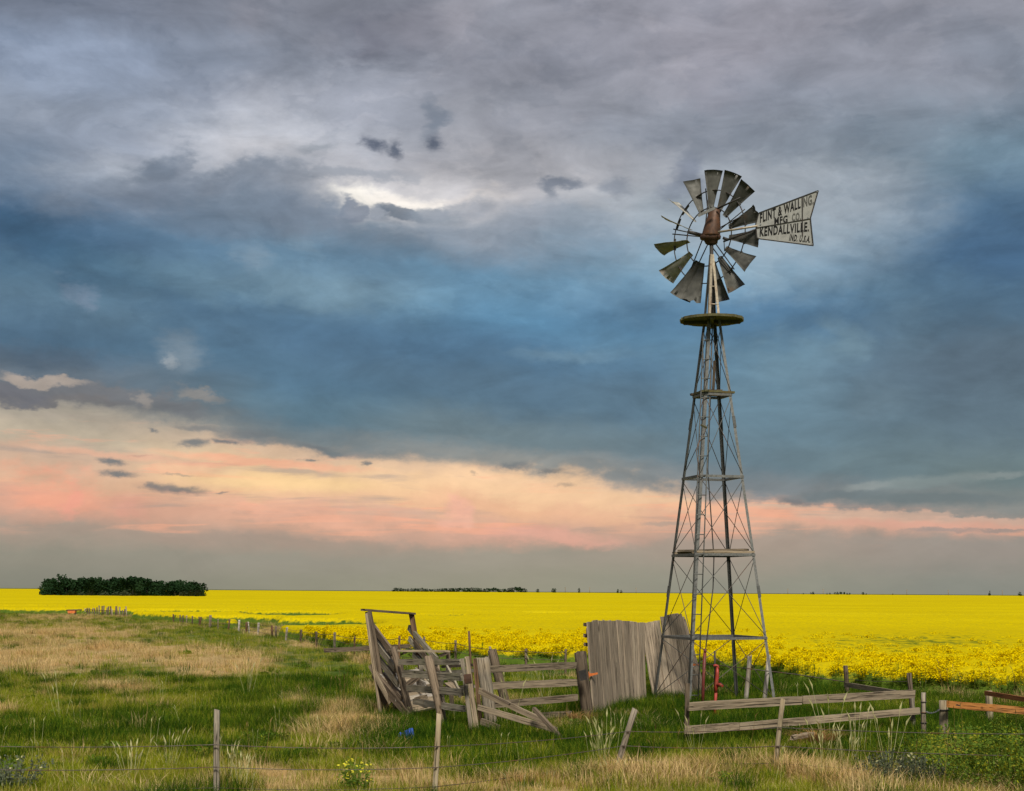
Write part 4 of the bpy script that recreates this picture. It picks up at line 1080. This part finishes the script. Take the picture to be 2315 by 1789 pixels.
rb = post('gate_post', GP(1685, 19.6), P(1695, 1484, 19.6), rpx(11, 19.6), WHITEW, None, n=8, rough_top=.04); tag(rb, 'bleached leaning post inside the tower beside the far leg', 'post')
rb2 = post('gate_post', GP(1727, 19.5), P(1738, 1484, 19.5), rpx(10, 19.5), WHITEW, None, n=8, rough_top=.04); tag(rb2, 'bleached leaning post crossing behind the right windmill leg', 'post')
stk = post('stake', GP(1070, 21), P(1060, 1427, 21), rpx(6, 21), REDW, None, n=6); tag(stk, 'tall thin reddish stake standing behind the corral', 'stake')

# ================================================================== wire fences
def wire(pts, r, parent, sag=.03, name='wire'):
    out = []
    for a, b in zip(pts[:-1], pts[1:]):
        for i in range(6):
            f = i / 6; out.append(a.lerp(b, f) - Z * sag * 4 * f * (1 - f))
    out.append(pts[-1]); return tube(name, out, r, WIRE, parent, 4)
random.seed(61)
wf = empty('wire_fence', GP(800, 30), 'long old wire fence of thin dark posts along the canola edge', 'fence')
FP = [  # px, top y, base y, width, material, lean px
 (392,1396,1420,5,REDW,0),(407,1399,1412,4,GREYD,1),(414,1396,1413,4,GREYD,-1),(422,1396,1416,4,GREY,0),(435,1393,1414,5,GREYD,0),(450,1396,1414,4,GREYD,0),(455,1397,1425,6,REDW,-5),(476,1391,1417,9,GREY,-1),(493,1400,1414,4,GREY,0),(519,1400,1424,6,REDW,-3),(541,1402,1428,7,WHITEW,-1),(557,1407,1432,7,REDW,-1),(561,1406,1431,4,WHITEW,2),(585,1408,1441,7,WHITEW,-2),(615,1414,1438,7,REDW,0),(624,1416,1442,7,GREYD,0),(649,1421,1456,7,WHITEW,-2),(681,1424,1452,7,GREYD,-1),(715,1428,1458,7,GREYD,0),(757,1430,1462,8,POSTG,0),(802,1439,1468,6,REDW,-1),(903,1438,1472,7,REDW,0),(959,1440,1478,7,GREYD,0),(1030,1448,1492,7,GREYD,1),(1108,1462,1500,7,POSTG,0),(1189,1467,1505,9,GREYD,1),(1279,1468,1512,8,GREYD,0)]
tops = []
for px, ty, by, w, m_, ln in FP:
    d = float(np.interp(px, bpx, bd)) - 1.0
    b_ = GP(px + ln, d); t_ = P(px, ty, d)
    if t_.z < b_.z + .5: t_.z = b_.z + .5
    post('post', b_, t_, max(.032, rpx(w * .75, d)), m_, wf, n=7, seg=3); tops.append((b_, t_))
for q in (.30, .62, .9):
    wire([a.lerp(b, q) - EF * .05 for a, b in tops], .008, wf, .03)
wf2 = [rb, rb2]
bw = empty('strand_wire', P(1700, 1510, 20), 'single wire strand running behind the tower to the pen corner post', 'wire')
wire([P(1577, 1499, 21.0), P(1692, 1512, 19.45), P(1731, 1517, 19.35), P(1800, 1525, 20.2), P(1910, 1542, 21.15)], .009, bw, .0)
wire([P(1910, 1535, 21.2), P(2055, 1541, 16.1)], .005, bw, .02)

nf = empty('wire_fence', GP(1150, 11), 'near wire fence on rough round posts along the bottom edge', 'fence')
NP_ = [((490.5, 1605), 490, 10.75, 14, POSTG), ((993, 1614), 982, 10.95, 13, POSTW), ((1436, 1603), 1398, 12.9, 15, POSTG), ((1770, 1580), 1753, 12.45, 12, POSTW)]
NPw = []
for tpx, bx, d, w, m_ in NP_:
    cpost(tpx, bx, d, w, m_, nf, n=12, jit=.05, cut=.25)
    NPw.append((GP(bx, d), P(*tpx, d)))
L_ = (GP(-160, 10.5), P(-160, 1600, 10.5)); R_ = (GP(2450, 11.6), P(2450, 1580, 11.6))
allp = [L_] + NPw + [R_]
for k, q in enumerate((.60, .34, .10)):
    wire([a.lerp(b, q) - EF * .06 for a, b in allp], .0045, nf, .025)
for k, (a, b) in enumerate(NPw):
    for q in (.60, .34):
        p = a.lerp(b, q) - EF * .055; tube('staple', [p - ER * .02, p + ER * .02], .006, WIRE, nf, 5)

# ================================================================== far side of the pasture
fb = board('fallen_beam', P(733, 1471, 31.5), P(932, 1461, 31.5), hpx(10, 31.5), .12, GREYD, None, seg=8); tag(fb, 'long low grey beam lying behind the chute', 'beam')
for px, d in ((915, 31.6),):
    post('beam_leg', GP(px, d), P(px, 1472, d), .06, GREYD, fb, n=6, seg=2)
pk = empty('picket_fence', GP(240, 84), 'short row of grey pickets at the far end of the pasture', 'fence')
for i in range(19):
    px = 193 + i * 5.2 + random.uniform(-1.2, 1.2); d = 84 - i * .35
    h_ = random.uniform(.45, .75)
    b_ = GP(px, d); post('picket', b_, b_ + Z * h_ + ER * random.uniform(-.08, .08), .055, GREYD if i % 3 else GREY, pk, n=4, seg=1)
tube('picket_rail', [GP(193, 84) + Z * .38, GP(288, 78) + Z * .38], .035, GREYD, pk, 4)
ft = empty('feed_trough', GP(167, 82), 'low orange rusty trough at the far edge of the pasture', 'trough')
b_ = GP(152, 82) + Z * .18
def box(name, p, sx, sy, sz, mat, par, top=1.0):
    vs = [(x * sx / 2 * (top if z else 1), y * sy / 2, z * sz) for z in (0, 1) for x, y in ((-1, -1), (1, -1), (1, 1), (-1, 1))]
    fs = [(3, 2, 1, 0), (4, 5, 6, 7)] + [(k, (k + 1) % 4, 4 + (k + 1) % 4, 4 + k) for k in range(4)]
    return mesh_obj(name, from_py(name, vs, fs), mat, par, Matrix.Translation(p))
c0 = GP(163, 82); box('trough_body', c0 + Z * .14, .5, .4, .20, HINGE, ft, 1.15)
for s_ in (-.25, .25): box('trough_leg', c0 + ER * s_, .08, .4, .15, DARKM, ft)
tube('trough_bar', [GP(150, 82) + Z * .36, GP(185, 82) + Z * .40], .05, DARKM, ft, 6)

# trees: crown of leaf clumps on a short trunk
random.seed(71)
def crown_mesh(n, sx, z0, spikes=6, mats=(FOL,)):
    """unit-height crown"""
    vs, fs, mi = [], [], []
    cl = [(Vector((random.uniform(-.6, .6) * sx, random.uniform(-.6, .6) * sx, random.uniform(z0 + .1, .8))), random.uniform(.16, .30)) for _ in range(9)]
    for i in range(spikes): cl.append((Vector((random.uniform(-.55, .55) * sx, random.uniform(-.4, .4) * sx, random.uniform(.78, .95))), random.uniform(.04, .10)))
    for _ in range(n):
        c_, r = random.choices(cl, [b * b + .004 for a, b in cl])[0]
        v = Vector((random.gauss(0, 1), random.gauss(0, 1), random.gauss(0, 1))).normalized() * r * random.uniform(.6, 1.05)
        p = c_ + v; u = Vector((random.gauss(0, 1), random.gauss(0, 1), random.gauss(0, 1))).normalized(); w = u.orthogonal().normalized(); s_ = random.uniform(.025, .06)
        i0 = len(vs); vs.extend([tuple(p + u * s_), tuple(p + w * s_), tuple(p - u * s_), tuple(p - w * s_)]); fs.append((i0, i0+1, i0+2, i0+3)); mi.append(0)
    return lib('crown', vs, fs, mi, list(mats))
crowns = [crown_mesh(520, .42, .02) for _ in range(5)]; crowns_w = [crown_mesh(420, .55, .0, 2, (FOL2,)) for _ in range(2)]
trunkm = post_mesh(.5, .035, .02, n=6, seg=2); trunkm.materials.append(BARK)
def tree(name, loc, h, wid, label, group, cm_):
    root = empty(name, loc, label, 'tree', group); M = Matrix.Translation(loc) @ Matrix.Rotation(random.uniform(0, 6.28), 4, 'Z') @ Matrix.Diagonal((h * wid, h * wid, h, 1))
    mesh_obj('crown', cm_, None, root, M)
    mesh_obj('trunk', trunkm, None, root, Matrix.Translation(loc) @ Matrix.Rotation(-math.pi / 2, 4, 'Y') @ Matrix.Scale(h, 4))
prof = [(88,1320),(98,1310),(118,1299),(140,1299),(165,1305),(205,1301),(230,1306),(262,1305),(300,1299),(320,1303),(360,1308),(400,1311),(440,1313),(458,1317),(468,1326)]
for row, (d, nn, dy, sc_h) in enumerate(((232, 22, 0, .88), (240, 26, 0, 1.0), (248, 22, 0, .98))):
    for i in range(nn):
        px = 97 + (458 - 97) * (i + random.uniform(-.3, .3) + .5) / nn
        ty = float(np.interp(px, [a for a, b in prof], [b for a, b in prof])) + random.uniform(-3, 7)
        g_ = GP(px, d); h = (P(px, ty, d).z - g_.z) * sc_h
        tree('tree', g_, h * random.uniform(.93, 1.05), random.uniform(.8, 1.25), 'dark green tree in the dense bluff standing in the yellow field', 'trees of the dark bluff', random.choice(crowns))
for px in (165, 185, 205, 235, 262, 285, 300, 415, 440):
    g_ = GP(px, 228); tree('willow_bush', g_, random.uniform(1.5, 2.1), random.uniform(1.3, 1.9), 'low grey-green bush along the foot of the dark bluff', 'bushes at the foot of the bluff', random.choice(crowns_w))
D2 = 1500
px = 890
while px < 1192:
    top = float(np.interp(px, [888,905,920,950,980,1000,1040,1060,1090,1120,1135,1150,1170,1192],[1330,1329,1331,1329,1332,1329,1329.5,1328.5,1330,1329,1332,1329,1328,1331]))
    g_ = GP(px, D2 + random.uniform(-20, 20)); h = P(px, top, D2).z - g_.z
    tree('tree', g_, h * random.uniform(.9, 1.1), random.uniform(1.0, 1.6), 'small dark tree in the row on the horizon', 'trees of the horizon row', random.choice(crowns)); px += random.uniform(4.5, 8)
for px, hh, wd, lab in ((1215, 8, 1.5, 'lone round dark tree first to the right of the horizon row'), (1252.5, 10, 1.4, 'largest lone round tree on the horizon left of the windmill'), (1309, 11, .9, 'lone upright dark tree on the horizon left of the windmill'), (1397, 9, .8, 'small tree of the leaning horizon pair left of the tower'), (1404, 7, 1.1, 'lower tree of the horizon pair left of the tower'), (2237, 11, .7, 'tall dark tree alone on the right horizon'), (2306, 9, 1.3, 'dark square tree clump at the right edge of the horizon')):
    tree('tree', GP(px, D2), hh / 2500 * D2 + .8, wd * .85, lab, None, random.choice(crowns))
for px, hh in ((1816, 3), (1833, 4), (1838, 6), (1870, 3.5), (1876, 4), (1888, 5), (1894, 6), (1901, 6), (1909, 5.5), (1915, 4), (1921, 4), (1951, 6), (1958, 3), (2018, 2.5)):
    tree('tree', GP(px, D2), hh / 2500 * D2 + .8, 1.1, 'tiny dark tree in the scattered row right of the tower', 'tiny trees on the right horizon', random.choice(crowns))
for px in (1278, 1333, 1438, 1781, 1861, 2050, 2144, 2266):
    g_ = GP(px, 1450); o = empty('utility_pole', g_, 'faint utility pole on the horizon', 'pole', 'utility poles on the horizon')
    tube('pole_shaft', [g_, g_ + Z * 8.0], .30, GREY, o, 5); tube('cross_arm', [g_ + Z * 7.0 - ER * 1.3, g_ + Z * 7.0 + ER * 1.3], .18, GREY, o, 4)

# ================================================================== plants that stand out
random.seed(81)
def weed_mesh(h, r, n, mats, w=(.5, .5), ls=.03):
    vs, fs, mi = [], [], []
    for _ in range(n):
        a = random.uniform(0, 6.283); rr = r * math.sqrt(random.random()); hh = h * random.uniform(.55, 1.05) * (1 - .35 * (rr / r) ** 2)
        b = Vector((.45 * rr * math.cos(a), .45 * rr * math.sin(a), -.02)); top = Vector((rr * math.cos(a), rr * math.sin(a), hh)); s_ = Vector((-math.sin(a), math.cos(a), 0)) * .004
        i0 = len(vs); vs.extend([tuple(b - s_), tuple(b + s_), tuple(top + s_ * .5), tuple(top - s_ * .5)]); fs.append((i0, i0+1, i0+2, i0+3)); mi.append(0)
        for _ in range(12):
            f = random.uniform(.2, 1.02); p = b.lerp(top, f); v = Vector((random.gauss(0, 1), random.gauss(0, 1), random.gauss(.3, .6))).normalized(); q = v.orthogonal().normalized() * ls * .34; L__ = ls * random.uniform(.8, 1.7)
            i0 = len(vs); vs.extend([tuple(p), tuple(p + v * L__ * .5 + q), tuple(p + v * L__), tuple(p + v * L__ * .5 - q)]); fs.append((i0, i0+1, i0+2, i0+3))
            mi.append(random.choices(range(len(mats)), w)[0] if f > .55 else 0)
    return lib('weed', vs, fs, mi, mats)
def plant(name, px, d, me, label, group=None, sc=1.0):
    loc = GP(px, d)
    o = mesh_obj(name, me, None, None, Matrix.Translation(loc) @ Matrix.Rotation(random.uniform(0, 6.28), 4, 'Z') @ Matrix.Scale(sc, 4))
    return tag(o, label, 'plant', group)
wm_ = [weed_mesh(.55, .38, 60, [WEED, G_GREEN], (.6, .4), .04) for _ in range(3)]
for px, d, sc in ((2030,13.4,.7),(2110,13.0,.75),(2160,13.6,.8),(2215,13.2,.75),(2270,13.6,.75),(2320,13.1,.8),(2180,12.3,.9),(2240,12.0,.95),(2300,12.2,1.0),(2130,12.2,.7),(2070,12.6,.7),(2280,11.3,.9),(2330,11.5,1.0),(2180,14.6,.65),(2262,14.9,.65),(2340,14.2,.7),(2180,11.4,.7),(2000,12.8,.55),(2110,13.9,.6),(2290,16.4,.6)):
    plant('leafy_weed', px, d, random.choice(wm_), 'leafy green weed in the thicket below the orange fence', 'leafy weeds in the right corner', sc)
sg = weed_mesh(.36, .42, 70, [SAGE, SAGE, G_SEED], (.7, .25, .05), .03)
plant('sage_bush', 2010, 11.9, sg, 'dark grey feathery bush left end of the low pair at bottom right'); plant('sage_bush', 2085, 11.75, sg, 'dark grey feathery bush right end of the low pair at bottom right', None, .9)
plant('sage_bush', 30, 10.95, sg, 'dark grey bush in the bottom left corner', None, 1.0)
yw = weed_mesh(.34, .24, 40, [WEED, WEEDY, WEED], (.5, .32, .18), .028)
plant('flowering_weed', 805, 11.05, yw, 'bushy weed with yellow flowers at the bottom edge')
def stalks_mesh(n, r, h, m=0, hd=.12):
    vs, fs, mi = [], [], []
    for _ in range(n): stalk(vs, fs, mi, r, h * random.uniform(.6, 1.1), 0, random.uniform(.05, .4), .006, hd, .012)
    for _ in range(n * 2):
        a = random.uniform(0, 6.28); dv = Vector((math.cos(a), math.sin(a), 0)); quad_strip(vs, fs, mi, dv * r * random.random(), dv, h * random.uniform(.4, .7), .009, .7, 1)
    return lib('stalks', vs, fs, mi, [G_SEED, G_GREEN])
sm = [stalks_mesh(9, .12, .55), stalks_mesh(12, .16, .5), stalks_mesh(6, .08, .6)]
for px, d, sc, lab in ((1368,13.3,.9,'pale seeding grass clump left of the leaning post'),(1355,12.6,.7,'low pale seeding grass clump in front of the leaning post'),(520,11.5,.75,'seeding grass clump right of the leftmost near post'),(545,11.2,.6,'small seeding grass clump at the leftmost near post'),(380,12.2,.7,'pale grass stalks left of the leftmost near post'),(300,11.6,.7,'pale grass stalks by the bottom left fence wires'),(1152,16.2,1.15,'tall pale stalks growing inside the corral fence'),(1880,13.9,1.2,'tall pale seed stalks in front of the pen rails'),(1935,13.6,.95,'pale seed stalks before the dark shade under the pen rail'),(1860,13.0,.8,'seeding grass beside the straw heap'),(1915,12.8,.8,'pale seed stalks at the foot of the pen fence'),(1235,19.5,1.2,'pale stalks behind the corral rails'),(1575,13.3,.8,'curved pale grass at the left pen post'),(140,16.5,1.0,'dry stalk clump in the left pasture'),(560,20.5,1.0,'dry stalk clump at the end of the tan patch'),(2010,12.6,1.0,'long pale stalks leaning over the grey bush')):
    plant('grass_stalks', px, d, random.choice(sm), lab, None, sc)

bw_ = [weed_mesh(.16, .14, 16, [WEED, G_LUSH], (.6, .4), .045), weed_mesh(.22, .10, 14, [WEED, G_GREEN], (.5, .5), .035), weed_mesh(.10, .18, 18, [G_LUSH, WEED], (.5, .5), .06)]
wp = []
for a, b in zip(*rnd_in_view(2200, 15.5, 48, .40)):
    if in_grass(a, b) and noise.noise(Vector((a * .5, b * .35, 31.5))) + .25 * lush_shade(a, b) - .4 * dryness(a, b) > .12:
        wp.append((a, b, ground(a, b), random.uniform(0, 6.28), random.uniform(.4, .85), random.randrange(3), random.gauss(0, .1)))
scatter('low_weeds', wp, bw_, 'low broad-leaved weeds scattered through the pasture grass', 'weeds')
# taller and darker tufts round the feet of posts, legs and boards
random.seed(91)
tp_ = []
def rank(x, y, n, r, sc):
    for _ in range(n):
        a = random.uniform(0, 6.28); q = r * math.sqrt(random.random()); x1, y1 = x + q * math.cos(a), y + q * math.sin(a)
        if dryness(x1, y1) > .55: continue
        tp_.append((x1, y1, ground(x1, y1), random.uniform(0, 6.28), sc * random.uniform(.6, 1.25), random.randrange(5), random.gauss(0, .1)))
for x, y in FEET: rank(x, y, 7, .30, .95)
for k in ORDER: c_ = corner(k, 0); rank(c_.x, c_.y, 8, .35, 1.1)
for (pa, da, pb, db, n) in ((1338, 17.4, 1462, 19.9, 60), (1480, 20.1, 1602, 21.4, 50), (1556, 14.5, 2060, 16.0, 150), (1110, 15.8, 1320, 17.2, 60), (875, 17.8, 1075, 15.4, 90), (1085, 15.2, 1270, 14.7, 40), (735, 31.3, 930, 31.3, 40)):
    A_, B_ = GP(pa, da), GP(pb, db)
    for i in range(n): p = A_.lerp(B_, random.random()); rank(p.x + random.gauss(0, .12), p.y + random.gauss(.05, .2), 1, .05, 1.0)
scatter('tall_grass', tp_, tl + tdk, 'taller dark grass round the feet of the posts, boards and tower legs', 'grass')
# ================================================================== litter
bl = empty('plastic_scrap', GP(918, 14.9), 'crumpled blue plastic scrap in the grass before the chute', 'litter')
for cx_, w_, h_ in ((910, .10, .07), (920, .09, .10), (928, .06, .12)):
    bm = bmesh.new(); bmesh.ops.create_icosphere(bm, subdivisions=2, radius=1)
    for v in bm.verts:
        k = 1 + .5 * noise.noise(v.co * 2.3 + Vector((cx_, 0, 0))); v.co = Vector((v.co.x * w_ * k * .7, v.co.y * .06 * k, v.co.z * h_ * k))
    me = bpy.data.meshes.new('scrap_fold'); bm.to_mesh(me); bm.free(); mesh_obj('scrap_fold', me, BLUE, bl, Matrix.Translation(P(cx_, 1671, 14.8)) @ Matrix.Scale(1.25, 4))
lg = board('log', P(1790, 1668, 13.6), P(1838, 1660, 13.8), .06, .06, GREY, None, seg=5, wear=.3); tag(lg, 'short bleached log lying under the pen fence', 'log')
vs, fs, mi = [], [], []
for _ in range(260):
    a = random.uniform(0, 6.28); r = .22 * math.sqrt(random.random()); dv = Vector((math.cos(a), math.sin(a) * .5, 0)).normalized()
    quad_strip(vs, fs, mi, Vector((r * 1.3 * math.cos(a), r * math.sin(a), .10 * (1 - r / .3))), dv, random.uniform(.14, .26), .009, 1.4, 0, 2, 1.0)
hs = mesh_obj('straw_heap', lib('straw_heap', vs, fs, mi, [STRAW]), None, None, Matrix.Translation(GP(1843, 13.75) + Z * .12)); tag(hs, 'reddish brown straw heap beside the bleached log', 'straw')
hs2 = mesh_obj('straw_heap', hs.data, None, None, Matrix.Translation(GP(1300, 16.9))); tag(hs2, 'tan straw heap at the foot of the dark corral post', 'straw')
